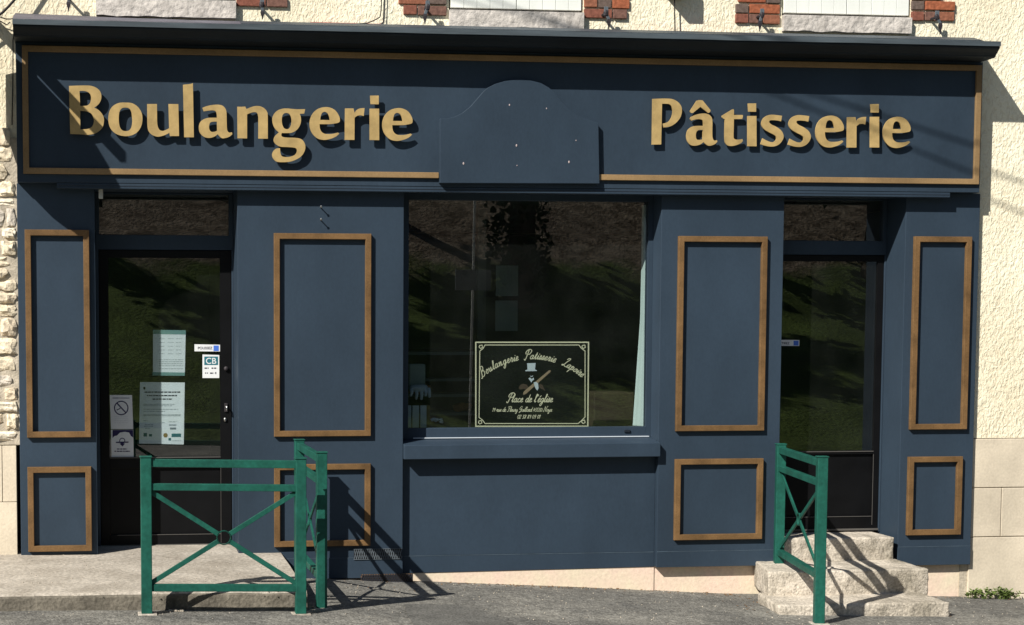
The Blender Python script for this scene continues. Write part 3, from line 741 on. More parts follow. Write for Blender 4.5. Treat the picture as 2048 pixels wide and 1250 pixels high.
GL['a'] = ((380,190), [[c(222,228),(300,198),(400,178),(500,172),(580,190),(630,240),(650,300),(655,420),(658,560),(668,635),(700,670),c(750,665),c(757,700),(700,745),(620,770),(560,765),c(495,700),(440,740),(360,765),(270,755),(200,705),(165,640),(160,550),(185,480),(240,435),(330,408),c(480,405),(478,340),(455,288),(400,272),(330,278),c(245,292)],
 [c(480,475),(420,475),(365,490),(343,540),(345,610),(380,655),(440,655),c(485,635)]])
GL['n'] = ((380,190), [[c(845,208),(920,210),c(985,205),c(1010,250),(1080,220),(1160,198),(1250,200),(1330,240),(1375,300),(1388,380),c(1390,780),c(1220,778),c(1222,400),(1210,340),(1175,308),(1110,310),c(1020,345),c(1020,775),c(850,772)]])
GL['g'] = ((530,200), [[(400,150),(480,158),c(580,165),c(718,162),c(700,242),c(620,245),(640,310),(642,390),(615,470),(560,540),(480,582),(400,590),c(300,588),(292,630),(320,660),(400,670),(540,675),(640,695),(700,755),(722,840),(700,930),(640,1010),(550,1065),(450,1100),(320,1110),(210,1100),(150,1050),(127,980),(150,910),(200,868),c(268,860),(275,940),(300,1000),(360,1018),(450,1012),(530,980),(570,920),(560,870),(510,848),(400,840),(280,832),(200,795),(158,740),(160,680),(190,630),c(248,578),(180,510),(140,420),(132,330),(160,250),(220,190),(310,155)],
 [(380,230),(430,245),(465,300),(475,380),(460,460),(425,510),(385,520),(340,500),(310,440),(300,360),(310,280),(340,240)]])
GL['e'] = ((530,200), [[(1080,125),(1190,145),(1270,200),(1325,290),(1338,360),(1320,400),(1250,418),(1150,430),c(975,430),(980,500),(1005,560),(1060,600),(1140,608),(1230,600),c(1300,580),c(1328,600),(1270,650),(1180,690),(1070,712),(960,695),(880,640),(820,550),(797,440),(810,330),(860,230),(950,155)],
 [c(988,355),(995,290),(1020,230),(1065,210),(1115,235),(1145,290),c(1158,358)]])
GL['r'] = ((670,180), [[c(180,328),c(330,328),c(350,410),(390,355),(450,328),c(530,322),c(512,465),(460,450),(400,460),c(350,495),c(348,890),c(175,890)]])
GL['i'] = ((670,180), [[c(620,332),c(788,332),c(790,895),c(620,893)], [c(628,100),c(782,98),c(782,255),c(638,252)]])
GL['P'] = ((1290,180), [[c(135,158),(280,152),(400,152),(500,165),(590,215),(645,285),(660,370),(640,470),(580,560),(500,625),(430,655),c(335,668),c(318,600),(390,580),(440,545),(480,470),(495,380),(480,300),(440,255),(390,245),c(305,245),c(290,972),c(125,975)]])
GL['A'] = ((1290,180), [[c(925,190),(970,180),c(1030,185),c(1172,360),(1160,395),c(1130,410),c(990,300),c(855,410),(820,405),c(805,375)],
 [c(818,482),(900,445),(990,422),(1080,420),(1150,445),(1195,500),(1205,590),(1203,750),(1208,850),(1235,900),c(1285,895),c(1293,920),(1250,965),(1170,995),(1110,985),c(1045,930),(980,975),(880,995),(800,970),(750,890),(742,800),(770,710),(840,655),(930,640),c(1042,640),(1040,570),(1015,530),(950,520),(880,530),c(830,548),(808,515)],
 [c(1035,712),(960,715),(920,750),(908,820),(925,880),(970,890),c(1030,880)]])
GL['t'] = ((1430,180), [[c(130,455),c(310,345),(330,342),c(340,360),c(338,445),c(490,445),(500,460),c(488,515),c(338,520),(335,700),(332,820),(345,870),(390,885),(450,882),c(490,875),(495,910),(460,950),(380,985),(300,1000),(230,990),(190,950),(175,890),c(172,800),c(178,520),(150,510),c(122,485)]])
GL['s'] = ((1430,180), [[c(1198,460),c(1180,560),(1120,545),(1040,538),(980,545),(970,575),(1010,615),(1100,660),(1180,720),(1220,790),(1222,860),(1180,935),(1110,990),(1020,1010),(920,1000),c(815,968),c(850,862),(920,900),(1000,930),(1060,920),(1095,880),(1090,830),(1040,790),(950,745),(870,690),(832,620),(840,550),(880,490),(950,450),(1020,440),(1110,448)]])
def smooth_poly(pts, k=5):
    n = len(pts); out = []
    for i in range(n):
        p1, p2 = pts[i], pts[(i+1) % n]; p0 = pts[i-1]; p3 = pts[(i+2) % n]
        c1, c2 = len(p1) > 2, len(p2) > 2
        out.append((p1[0], p1[1]))
        if c1 and c2: continue
        P0 = Vector(p0[:2]) if not c1 else Vector(p1[:2])*1.0+(Vector(p1[:2])-Vector(p2[:2]))*0.35
        P3 = Vector(p3[:2]) if not c2 else Vector(p2[:2])*1.0+(Vector(p2[:2])-Vector(p1[:2]))*0.35
        P1, P2 = Vector(p1[:2]), Vector(p2[:2])
        for j in range(1, k):
            t = j/k
            q = 0.5*((2*P1)+(P2-P0)*t+(2*P0-5*P1+4*P2-P3)*t*t+(3*P1-P0-3*P2+P3)*t**3)
            out.append((q.x, q.y))
    return out
def filled(name, polys, y0, y1, m, parent, bevel=0.0):
    "polygons with holes (X,Z), filled and pushed from y0 back to y1"
    cu = bpy.data.curves.new('tmp', 'CURVE'); cu.dimensions = '2D'; cu.fill_mode = 'BOTH'; cu.extrude = abs(y1-y0)/2
    for poly in polys:
        sp = cu.splines.new('POLY'); sp.points.add(len(poly)-1)
        for i, (x, z) in enumerate(poly): sp.points[i].co = (x, z, 0, 1)
        sp.use_cyclic_u = True
    t = bpy.data.objects.new('tmp', cu); col.objects.link(t); bpy.context.view_layer.update()
    me = bpy.data.meshes.new_from_object(t.evaluated_get(bpy.context.evaluated_depsgraph_get()))
    bpy.data.objects.remove(t)
    ym = (y0+y1)/2
    mb = MB(); mb.v = [(v.co.x, ym-v.co.z, v.co.y) for v in me.vertices]; mb.f = [tuple(p.vertices) for p in me.polygons]
    bpy.data.meshes.remove(me)
    return build(name, mb, m, parent)
LY = FY-0.046
def letter(ch, parent, bbox=None, dx=0, dy=0):
    (ox, oy), polys = GL[ch]
    pp = [[(ox+x/8.93, oy+y/8.93) for x, y in smooth_poly(poly)] for poly in polys]
    if bbox:
        allp = [q for poly in pp for q in poly]
        x0, x1 = min(q[0] for q in allp), max(q[0] for q in allp); y0, y1 = min(q[1] for q in allp), max(q[1] for q in allp)
        pp = [[(bbox[0]+(x-x0)/(x1-x0)*(bbox[2]-bbox[0]), bbox[1]+(y-y0)/(y1-y0)*(bbox[3]-bbox[1])) for x, y in poly] for poly in pp]
    yl = LY if parent is w1 else FY-0.036
    wp = [[((lambda u: (u.x, u.z))(U(x+dx, y+dy, yl))) for x, y in poly] for poly in pp]
    filled('letter', wp, yl, yl+0.012, gold, parent)
pw = U(480, 300, LY); w1 = empty('sign_lettering', (pw.x, LY, pw.z), 'gold raised letters reading Boulangerie on the navy fascia', 'lettering', 'gold words on the fascia')
for ch in 'Boulange': letter(ch, w1)
letter('r', w1); letter('i', w1); letter('e', w1, dx=145.4, dy=2)
pw = U(1560, 300, LY); w2 = empty('sign_lettering', (pw.x, LY, pw.z), 'gold raised letters reading Pâtisserie on the navy fascia', 'lettering', 'gold words on the fascia')
for ch in 'PAt': letter(ch, w2)
letter('i', w2, bbox=(1495.3, 206.6, 1513.2, 292.5)); letter('s', w2); letter('s', w2, dx=54.5, dy=0.7)
letter('e', w2, bbox=(1631.2, 231, 1688, 295)); letter('r', w2, bbox=(1694.2, 233.6, 1732.6, 295))
letter('i', w2, bbox=(1740.6, 208, 1758.6, 295)); letter('e', w2, bbox=(1766.2, 233.4, 1821.5, 296))
for wdo in (w1, w2):   # studs holding each word off the board
    pass

# ------------------------------------------------------------------ shop interior
room = empty('shop_room', (3.0, 3.0, 0.1), 'dark shop interior seen faintly behind the big window glass', 'room')
mb = MB(); mb.box(-0.5, 6.5, 5.0, 5.1, 0.0, 2.79); mb.box(-0.55, -0.45, 0.52, 5, 0.0, 2.79); mb.box(6.45, 6.54, 0.52, 5, 0, 2.79); mb.box(-0.5, 6.5, 0.42, 5.0, 2.7995, 2.84)
build('room_wall', mb, room_mat, room)
mb = MB(); mb.box(-0.53, 6.5, 0.52, 5.0, 0.0, 0.205); build('room_floor', mb, room_wood, room)
for q in ((1.0, 1.06), (4.97, 5.03)): build('partition', MB().box(q[0], q[1], 0.46, 3.0, 0.2, 2.79), room_mat, room)
mb = MB(); mb.box(2.20, 4.09, 0.245, 0.62, 1.02, 1.075); build('window_bed', mb, room_wood, room)
# shelving with loaves
shelf = empty('bread_shelf', (2.9, 0.9, 0.21), 'low wooden bread shelf in the left part of the window', 'shelf')
mb = MB()
for z in (1.06, 1.16, 1.30, 1.42, 1.62):
    mb.box(2.22, 3.1, 0.66, 1.05, z, z+0.02)
build('shelf_board', mb, shelf_mat, shelf)
mb = MB(); mb.box(2.22, 3.12, 1.05, 1.07, 0.21, 1.66); mb.box(3.10, 3.12, 0.66, 1.05, 0.21, 1.66); build('shelf_frame', mb, room_wood, shelf)
def loaf(x, z, r, lab):
    mb = MB(); mb.ellipsoid((x, 0.80, z), (r*1.4, r*0.8, r*0.62), 14, 8, 0.4)
    o = build('loaf', mb, bread_mat, smooth=True); tag(o, lab, 'bread', 'loaves on the window shelf')
loaf(2.46, 1.365, 0.075, 'round golden loaf beside the pale rubber glove on the shelf')
loaf(2.80, 1.215, 0.055, 'small golden loaf on the lower shelf left of the window sign')
loaf(2.56, 1.115, 0.045, 'small dark loaf at the foot of the bread shelf')
def pbox(mb, x0, y0, x1, y1, Ya, Yb, yref=None):
    a = U(x0, y0, Ya); b = U(x1, y1, Ya); mb.box(a.x, b.x, Ya, Yb, b.z, a.z); return mb
o = build('paper_bag', pbox(MB(), 818, 728, 851, 777, 0.50, 0.60), bag_mat, bevel=0.012); tag(o, 'pale green paper bag standing in the left corner of the window', 'bag')
mb = MB()
p = U(838, 780, 0.46)
mb.ellipsoid((p.x, 0.46, p.z+0.012), (0.075, 0.05, 0.030), 14, 8, 0.2)
for i, (fx, fl) in enumerate(((822, 0.035), (832, 0.060), (842, 0.062), (850, 0.035), (857, 0.045))):
    q = U(fx, 780, 0.44); mb.tube([(q.x, 0.44, q.z+0.012), (q.x+0.004, 0.425, q.z-fl*0.5), (q.x+0.002*(i-2), 0.42, q.z-fl)], 0.015, 10, 0.010)
    mb.ellipsoid((q.x+0.002*(i-2), 0.42, q.z-fl), (0.011, 0.011, 0.012), 10, 6)
o = build('rubber_glove', mb, glove_mat, smooth=True); tag(o, 'pale blue rubber glove hanging over the corner shelf in the window', 'glove')
crate = empty('slatted_crate', (2.32, 0.40, 1.075), 'white slatted crate at the lower left corner of the window', 'crate')
for a, b in ((815, 822.5), (825, 838), (841, 853)): build('slat', pbox(MB(), a, 811, b, 855, 0.36, 0.38), glove_mat, crate, bevel=0.002)
build('side', pbox(MB(), 853.5, 811, 860, 855, 0.385, 0.50), mat('yellowed_board', (0.20, 0.15, 0.05), 0.7), crate)
mb = MB(); R = random.Random(4)
for k in range(16):
    x = 864+R.random()*22; y = 836+R.random()*8+(x-864)*0.1; q = U(x, y, 0.34); s_ = 0.008+R.random()*0.008
    mb.ellipsoid((q.x, 0.34+R.random()*0.02, q.z), (s_, s_*0.6, s_*0.6), 6, 4, 0.5)
o = build('sweets', mb, line_white); tag(o, 'small pile of wrapped sweets beside the white crate', 'sweets')
o = build('paper_sheet', pbox(MB(), 992, 531, 1036, 592, 1.4, 1.402), bag_mat); tag(o, 'upper pale green sheet hanging behind the window glass', 'sheet', 'sheets hung in the shop')
o = build('paper_sheet', pbox(MB(), 991, 601, 1035, 662, 1.4, 1.402), bag_mat); tag(o, 'lower pale green sheet hanging behind the window glass', 'sheet', 'sheets hung in the shop')
mb = MB(); n = 14   # pale sheet shaped as the wedge of sunlight on the right inner reveal
xt0 = U(1274, 610, 0.27).x
for i in range(n+1):
    t = i/n
    for z in (1.09, 1.5, 1.9, 2.3, 2.74):
        xx = 4.080-t*max(0.012, 0.062-0.052*(z-1.09)/0.9)
        mb.v.append((xx, 0.262+t*0.10+0.004*sin(t*16+z), z))
for i in range(n):
    for k in range(4): a = i*5+k; mb.f.append((a, a+1, a+6, a+5))
o = build('sunlit_wedge', mb, wedge_mat, smooth=True); tag(o, 'pale mint wedge shaped as the sunlit inner reveal at the right of the window', 'sunlit_wedge')
o = build('low_cupboard', pbox(MB(), 1188, 785, 1268, 856, 0.75, 1.2), room_wood, bevel=0.01); tag(o, 'dark low cupboard behind the glass right of the window sign', 'cupboard')
mb = MB(); a = U(965, 400, 1.5); mb.box(a.x-0.035, a.x+0.035, 1.5, 1.56, 0.2, 2.79)
o = build('interior_post', mb, shelf_mat); tag(o, 'slim grey post standing inside the shop left of the sign', 'post')

# ------------------------------------------------------------------ window sign with script lettering
SG = 0.232
sp0 = U(1064, 853, SG); sgn = empty('window_sign', (sp0.x, SG, sp0.z), 'black framed baker sign with gold script standing inside the big window', 'sign')
def sw(x, y, d=0.0): u = U(x, y, SG); return (u.x, u.z)
mb = MB(); mb.prism([sw(950, 853.5), sw(1176.5, 853.5), sw(1178, 683), sw(950.5, 683)], SG, SG+0.008); build('board', mb, board_black, sgn)
def ribbon(mb, pts, wd, Y, cl=False, th=0.0012):
    P = [Vector(p) for p in pts]; n = len(P)
    for i in range(n if cl else n-1):
        a, b = P[i], P[(i+1) % n]; d = b-a
        if d.length < 1e-6: continue
        d.normalize(); nn = Vector((-d.y, d.x))*wd/2; e = d*wd*0.3
        q = [a-nn-e, b-nn+e, b+nn+e, a+nn-e]
        mb.add([(v.x, Y-th*(1+0.02*(i % 7)), v.y) for v in q], [(0, 1, 2, 3)])
mb = MB()
ribbon(mb, [sw(951.5, 684.5), sw(1177, 684.5), sw(1175.5, 852.5), sw(951.5, 852.5)], 0.0095, SG, True)
ribbon(mb, [sw(970, 690), sw(1158, 690), sw(1162, 696), sw(1170, 702), sw(1170, 834), sw(1163, 841), sw(1156, 847), sw(970, 847), sw(965, 840), sw(958, 835), sw(959.5, 702), sw(966, 697)], 0.0062, SG, True, 0.0014)
for cx_, cy_ in ((962, 693), (1167.5, 693), (960.5, 844), (1167, 843)):
    ribbon(mb, [sw(cx_-3, cy_-2), sw(cx_+2, cy_-3), sw(cx_+3, cy_+2), sw(cx_-1, cy_+4), sw(cx_-4, cy_+1)], 0.006, SG, True, 0.0018)
build('border', mb, line_gold, sgn)
# a small cursive alphabet: strokes in units of the x-height
CU = {
 'a': (1.0, [[(.75,.85),(.45,1),(.12,.65),(.1,.2),(.35,0),(.6,.3),(.78,.95),(.7,.3),(.8,.02),(1.0,.2)]]),
 'b': (.8, [[(0,.2),(.4,1.6),(.45,2.1),(.25,2.0),(.2,.4),(.35,0),(.65,.3),(.6,.85),(.8,.75)]]),
 'c': (.75, [[(.65,.8),(.4,1),(.12,.6),(.12,.2),(.35,0),(.75,.25)]]),
 'd': (1.0, [[(.7,.8),(.4,1),(.1,.6),(.12,.15),(.35,0),(.6,.3),(.9,2.0),(.72,.3),(.8,0),(1,.2)]]),
 'e': (.75, [[(0,.3),(.5,.65),(.5,.95),(.3,1),(.1,.6),(.15,.1),(.4,0),(.75,.25)]]),
 'g': (.95, [[(.75,.85),(.45,1),(.12,.65),(.1,.2),(.35,0),(.6,.3),(.78,.95),(.6,-.5),(.3,-1.0),(.1,-.7),(.5,-.1),(.95,.25)]]),
 'i': (.5, [[(0,.3),(.25,.95),(.2,.2),(.3,0),(.5,.2)], [(.33,1.35),(.37,1.42)]]),
 'l': (.5, [[(0,.25),(.4,1.6),(.42,2.1),(.25,1.9),(.15,.3),(.28,0),(.5,.2)]]),
 'm': (1.4, [[(0,.7),(.15,1),(.15,0),(.4,.9),(.55,.95),(.55,0),(.85,.9),(1.02,.95),(1.05,.1),(1.15,0),(1.4,.2)]]),
 'n': (1.0, [[(0,.7),(.15,1),(.15,0),(.45,.9),(.62,.95),(.65,.1),(.75,0),(1,.2)]]),
 'o': (.8, [[(.4,1),(.12,.7),(.12,.15),(.35,0),(.6,.3),(.55,.85),(.4,1),(.8,.8)]]),
 'p': (.9, [[(0,.6),(.25,1),(.05,-1.0)], [(.15,.5),(.4,1),(.65,.8),(.6,.2),(.3,0),(.15,.2)], [(.6,.2),(.9,.25)]]),
 'r': (.7, [[(0,.3),(.22,1.1),(.3,.85),(.5,.9),(.4,.1),(.5,0),(.7,.2)]]),
 's': (.6, [[(0,.2),(.3,1.1),(.42,.6),(.4,.1),(.15,0),(.1,.15),(.6,.2)]]),
 't': (.55, [[(0,.3),(.35,1.7),(.2,.3),(.32,0),(.55,.2)], [(.08,1.1),(.5,1.15)]]),
 'u': (1.0, [[(0,.6),(.15,.95),(.12,.2),(.3,0),(.5,.2),(.65,.95),(.65,.1),(.75,0),(1,.2)]]),
 'v': (.8, [[(0,.7),(.15,1),(.25,.1),(.35,0),(.6,.9),(.8,.85)]]),
 'y': (.9, [[(0,.6),(.15,.95),(.12,.3),(.3,.1),(.55,.3),(.7,.95),(.55,-.6),(.3,-1),(.15,-.7),(.9,.25)]]),
 'B': (1.5, [[(.0,.0),(.15,-.15),(.5,.5),(.9,2.3)], [(.3,1.6),(.6,2.3),(1.2,2.5),(1.5,2.1),(1.3,1.5),(.8,1.35),(1.35,1.15),(1.4,.5),(1.0,.05),(.6,.0),(.4,.25)]]),
 'P': (1.3, [[(.0,.1),(.15,-.15),(.4,.0),(.9,2.3)], [(.35,1.3),(.15,1.7),(.5,2.3),(1.1,2.5),(1.6,2.2),(1.5,1.6),(1.1,1.2),(.85,1.3)]]),
 'L': (1.15, [[(.3,1.9),(.5,2.3),(.9,2.4),(.9,2.0),(.6,1.2),(.45,.4),(.15,.0),(.0,.2),(.3,.35),(.9,.0),(1.3,.1),(1.5,.4)]]),
 'F': (1.4, [[(.2,1.9),(.4,2.3),(1.4,2.35)], [(.9,2.3),(.6,.3),(.3,-.1),(.0,.2)], [(.4,1.2),(1.1,1.25)]]),
 'G': (1.5, [[(1.2,2.0),(1.0,2.4),(.5,2.1),(.3,1.2),(.6,.8),(1.0,1.2),(1.2,1.6),(1.0,.2),(.6,-.5),(.3,-.3),(.9,.1),(1.5,.3)]]),
 'N': (1.7, [[(.0,.1),(.2,.0),(.5,2.3)], [(.5,2.3),(1.1,.0)], [(1.1,.0),(1.4,2.2),(1.7,2.4)]]),
 '\u00e9': (.75, [[(0,.3),(.5,.65),(.5,.95),(.3,1),(.1,.6),(.15,.1),(.4,0),(.75,.25)], [(.35,1.35),(.6,1.7)]]),
 "'": (.4, [[(.2,2.0),(.1,1.6)]]), ' ': (.6, []),
 '0': (.9, [[(.4,1.6),(.1,1.1),(.1,.4),(.4,0),(.7,.5),(.7,1.2),(.4,1.6)]]), '1': (.6, [[(.1,1.2),(.35,1.6),(.25,0)]]),
 '2': (.9, [[(.1,1.2),(.4,1.6),(.7,1.2),(.1,0),(.75,.05)]]), '3': (.9, [[(.15,1.5),(.6,1.5),(.3,.9),(.65,.5),(.4,0),(.1,.2)]]),
 '4': (.9, [[(.5,1.6),(.1,.6),(.75,.6)], [(.55,1.0),(.45,0)]]), '5': (.9, [[(.7,1.6),(.3,1.55),(.2,.9),(.6,.8),(.5,.1),(.1,.1)]]),
 '6': (.9, [[(.6,1.6),(.2,.9),(.15,.2),(.5,0),(.65,.5),(.3,.7)]]), '8': (.9, [[(.4,.8),(.7,1.3),(.4,1.6),(.2,1.2),(.6,.5),(.4,0),(.1,.3),(.4,.8)]]),
 '9': (.9, [[(.65,1.2),(.35,.9),(.15,1.3),(.45,1.6),(.65,1.2),(.45,0)]]),
}
def script(mb, text, path, size, wd, Y, sp=0.92):
    "path(s) maps a run along the baseline in pixels to (x, y, angle); size is the x-height in pixels"
    s_ = 0
    for ch in text:
        adv, strokes = CU[ch]
        for st in strokes:
            pts = smooth_poly([(p[0], p[1]) for p in st]+[(st[-1][0], st[-1][1], 1)], 4) if False else st
            out = []
            for i in range(len(pts)-1):
                p0 = Vector(pts[max(i-1, 0)]); p1 = Vector(pts[i]); p2 = Vector(pts[i+1]); p3 = Vector(pts[min(i+2, len(pts)-1)])
                for j in range(3):
                    t = j/3; out.append(0.5*((2*p1)+(p2-p0)*t+(2*p0-5*p1+4*p2-p3)*t*t+(3*p1-p0-3*p2+p3)*t**3))
            out.append(Vector(pts[-1]))
            q = []
            for p in out:
                u_ = s_+(p.x+0.28*p.y)*size; x, y, an = path(s_+0.4*size)
                lx = u_-(s_+0.4*size); ly = p.y*size
                q.append(sw(x+lx*cos(an)+ly*sin(an), y+lx*sin(an)-ly*cos(an)))
            ribbon(mb, q, wd, Y, False, 0.0022)
        s_ += adv*size*sp
    return s_
def arc(xc, yc, r, x0):
    a0 = math.asin((x0-xc)/r)
    return lambda s: (xc+r*sin(a0+s/r), yc-r*cos(a0+s/r), a0+s/r)
mb = MB()
R0 = 152
script(mb, "Boulangerie", arc(1064, 722+R0-4, R0, 963), 7.6, 0.0056, SG, 1.17)
script(mb, "Patisserie", arc(1064, 722+R0-4, R0, 1048), 7.6, 0.0056, SG, 1.15)
script(mb, "Lapoire", arc(1064, 722+R0-4, R0, 1123), 7.6, 0.0056, SG, 1.08)
script(mb, "Place de l'\u00e9glise", lambda s: (1013+s, 804, 0), 7.4, 0.0056, SG, 1.02)
script(mb, "19 rue de Fleury Gaillard 45530 Noya", lambda s: (984+s, 823, 0), 4.3, 0.0034, SG)
script(mb, "02 38 89 09 01", lambda s: (1034+s, 837, 0), 4.5, 0.0034, SG)
build('script_text', mb, line_gold, sgn)
def pin(name, pts, m, d): build(name, MB().prism([sw(x, y) for x, y in pts], SG-0.0012-d, SG-0.0012), m, sgn)
pin('top_hat', [(1054,726.5),(1071,726),(1070,739),(1074,740.5),(1073,742),(1051,742.5),(1050.5,740.5),(1055,739)], line_white, 0.001)
pin('beard', [(1059.5,751),(1063,752.5),(1066,750.5),(1065.5,753),(1062,754)], line_white, 0.001)
pin('bow_tie', [(1056.5,757),(1060,755),(1063.5,758),(1067,755),(1068,759),(1064,762),(1062.5,765.5),(1060.5,762)], line_white, 0.001)
pin('sleeve', [(1037,776),(1040,770),(1046,767.5),(1053,769),(1057,774),(1053,779),(1047,778),(1040,779)], cloth_brown, 0.0008)
pin('sleeve', [(1077,772),(1080,767.5),(1085,770),(1088,777),(1091,782),(1086,779),(1081,777)], cloth_brown, 0.0008)
pin('baguette', [(1046,787),(1048.5,782),(1098,740.5),(1101,740.5),(1101,743.5),(1052,787.5),(1047,790)], tan, 0.0014)
pin('hand', [(1067,765),(1072,763.5),(1076,767),(1077,776),(1075,781),(1073,780),(1070,775)], line_white, 0.002)

# ------------------------------------------------------------------ notices on the doors
def notice(name, corners, Y, m, label, cat, group=None):
    cs = [U(x, y, Y) for x, y in corners]
    mb = MB(); mb.prism([(p.x, p.z) for p in cs], Y, Y+0.0015)
    cen = sum((Vector(p) for p in cs), Vector())/4
    e = empty(name, (cen.x, Y, min(p.z for p in cs)), label, cat, group)
    build('sheet', mb, m, e)
    return e
def pq(mb, pts, Y, d=0.0008):
    w_ = [U(x, y, Y) for x, y in pts]; mb.prism([(p.x, p.z) for p in w_], Y-d, Y-0.0002); return mb
def rule(mb, x0, x1, y, t, Y, R=None):
    "a line of small print: broken short dashes"
    if R is None: return pq(mb, [(x0, y), (x1, y), (x1, y+t), (x0, y+t)], Y)
    x = x0
    while x < x1:
        e = min(x1, x+R.uniform(2, 7)); pq(mb, [(x, y), (e, y), (e, y+t), (x, y+t)], Y); x = e+R.uniform(0.8, 1.6)
    return mb
NYi = YdL+0.030     # notices taped behind the pane
NYg = YdL+0.006      # outside face of the glass
R = random.Random(8)
e = notice('notice', [(306,750),(369.5,751),(371.5,661),(306,660)], NYi, paper_blue, 'sheet taped with teal strips top and bottom on the left door', 'notice')
for q in ([(306,659.5),(371.5,660.5),(371.5,669),(306,668)], [(305,744),(369.5,745),(369.5,751.5),(305,751)]): build('tape_strip', pq(MB(), q, NYi, 0.001), tape_teal, e)
mb = MB()
for y in range(0, 5):
    for x0 in (318, 336, 352): rule(mb, x0, x0+11, 677+y*7.5, 0.7, NYi, R)
for y in (719, 723, 727, 731, 737): rule(mb, 318, 366, y, 0.8, NYi, R)
build('print', mb, ink_grey, e)
e = notice('notice', [(278,887),(367.5,889),(369.5,765),(280,764)], NYi, paper_blue, 'large printed notice in the middle of the left door glass', 'notice')
mb = MB()
for y, a, b, t in ((783,289,361,2.4),(790,294,354,2.4),(797,305,344,2.4)): rule(mb, a, b, y, t, NYi, R)
pq(mb, [(286.5,774),(290.5,773.5),(291,779),(287,779)], NYi)
build('heading', mb, ink, e)
mb = MB()
for y, a, b in ((808,287,350),(811,287,344),(818,287,356),(822,287,330),(829,287,361),(831,287,361),(841,287,296),(845,323,330),(843,338,353),(849,290,307),(852,288,306),(856,290,300),(881,345,362)): rule(mb, a, b, y, 1.0, NYi, R)
pq(mb, [(338,849),(353,849),(353,851),(338,851)], NYi); pq(mb, [(340,855),(352,855),(352,859),(340,859)], NYi)
build('print', mb, ink_grey, e)
for q in ((287, 866, 294, 873), (298, 868, 304, 873), (343, 867, 362, 874), (337, 876, 342, 881)): build('logo', pq(MB(), [(q[0], q[1]), (q[2], q[1]), (q[2], q[3]), (q[0], q[3])], NYi), ink_teal, e)
mb = MB(); pq(mb, [(331+4.6*cos(t*pi/6), 870.5+4.6*sin(t*pi/6)) for t in range(12)], NYi); build('seal', mb, ink_brown, e)
e = notice('sticker', [(389,702.5),(440,703),(440,689.5),(389,688.5)], NYg, paper, 'narrow white and blue strip sticker on the left door', 'sticker', 'strip stickers on the doors')
def pq_text(txt, x, y, size, Y, m, parent, shear=0.0):
    cu = bpy.data.curves.new('t', 'FONT'); cu.body = txt; cu.size = size; cu.align_x = 'CENTER'; cu.shear = shear; cu.extrude = 0.0003; cu.offset = 0.0004
    t = bpy.data.objects.new('t', cu); col.objects.link(t); bpy.context.view_layer.update()
    me = bpy.data.meshes.new_from_object(t.evaluated_get(bpy.context.evaluated_depsgraph_get())); bpy.data.objects.remove(t)
    u = U(x, y, Y); mb = MB(); mb.v = [(u.x+v.co.x, Y-0.0006-v.co.z, u.z+v.co.y) for v in me.vertices]; mb.f = [tuple(p.vertices) for p in me.polygons]
    build('text', mb, m, parent); bpy.data.meshes.remove(me)
pq_text('POUSSEZ', 410, 698.5, 0.026, NYg, ink, e)
mb = MB(); pq(mb, [(427,691),(437.5,691),(437.5,702),(427,702)], NYg); build('blue_square', mb, ink_blue, e)
e = notice('sticker', [(405,756),(438.5,756),(438.5,710),(405,709)], NYg, paper, 'small card payment sticker with teal box on the left door', 'sticker')
mb = MB(); pq(mb, [(408.5,713),(436,713),(436,730),(408.5,730)], NYg); build('card_logo', mb, ink_teal, e)
pq_text('CB', 422, 727.5, 0.062, NYg-0.001, paper, e)
mb = MB(); rule(mb, 409, 417, 735, 2.5, NYg, R); rule(mb, 423, 434, 735, 2.5, NYg, R); rule(mb, 410, 416, 745, 2, NYg, R); rule(mb, 420, 428, 745, 2.5, NYg, R); rule(mb, 430.5, 432.5, 744, 4, NYg); build('print', mb, ink, e)
e = notice('sticker', [(222,858),(266.5,858),(264,790),(219.5,790)], NYg, paper, 'white no smoking sticker on the lower left of the door', 'sticker')
def ringp(mb, cx_, cy_, r, wd, Y, n=28):
    for i in range(n):
        a, b = 2*pi*i/n, 2*pi*(i+1)/n
        pq(mb, [(cx_+r*cos(a), cy_+r*sin(a)), (cx_+r*cos(b), cy_+r*sin(b)), (cx_+(r-wd)*cos(b), cy_+(r-wd)*sin(b)), (cx_+(r-wd)*cos(a), cy_+(r-wd)*sin(a))], Y)
mb = MB(); ringp(mb, 242.5, 816, 14.5, 2.2, NYg)
pq(mb, [(232,806),(234,804.5),(253,825),(251.5,827)], NYg, 0.0009); pq(mb, [(233,819.5),(241,815.5),(241.5,817),(234,821)], NYg, 0.0009)
rule(mb, 225, 259, 795.5, 1.2, NYg); build('no_smoking_mark', mb, ink_purple, e)
mb = MB()
for y in (833, 837, 841, 845): rule(mb, 229, 256, y, 0.6, NYg, R)
build('print', mb, mat('faint_ink', (0.55, 0.58, 0.62), 0.8), e)
e = notice('sticker', [(223,915),(267.5,915),(266.5,859.5),(222,859.5)], NYg, paper, 'white sticker with dark scalloped top below the no smoking sticker', 'sticker')
mb = MB(); pq(mb, [(225,860),(266,860),(266.5,875),(262,872),(258,865),(250,863.5),(240,865),(234,871),(229,872),(225,876)], NYg); build('dark_top', mb, ink_purple, e)
mb = MB(); ringp(mb, 244.5, 881.5, 6.0, 1.6, NYg, 14); pq(mb, [(232,883.5),(257,883),(257,885.5),(232,886)], NYg, 0.0009); pq(mb, [(239,887),(250,887),(245,893)], NYg, 0.0009)
rule(mb, 234, 254, 897, 2, NYg, R); rule(mb, 229, 260, 901.5, 2.2, NYg, R); build('emblem', mb, ink_purple, e)
NYr = YdR+0.006
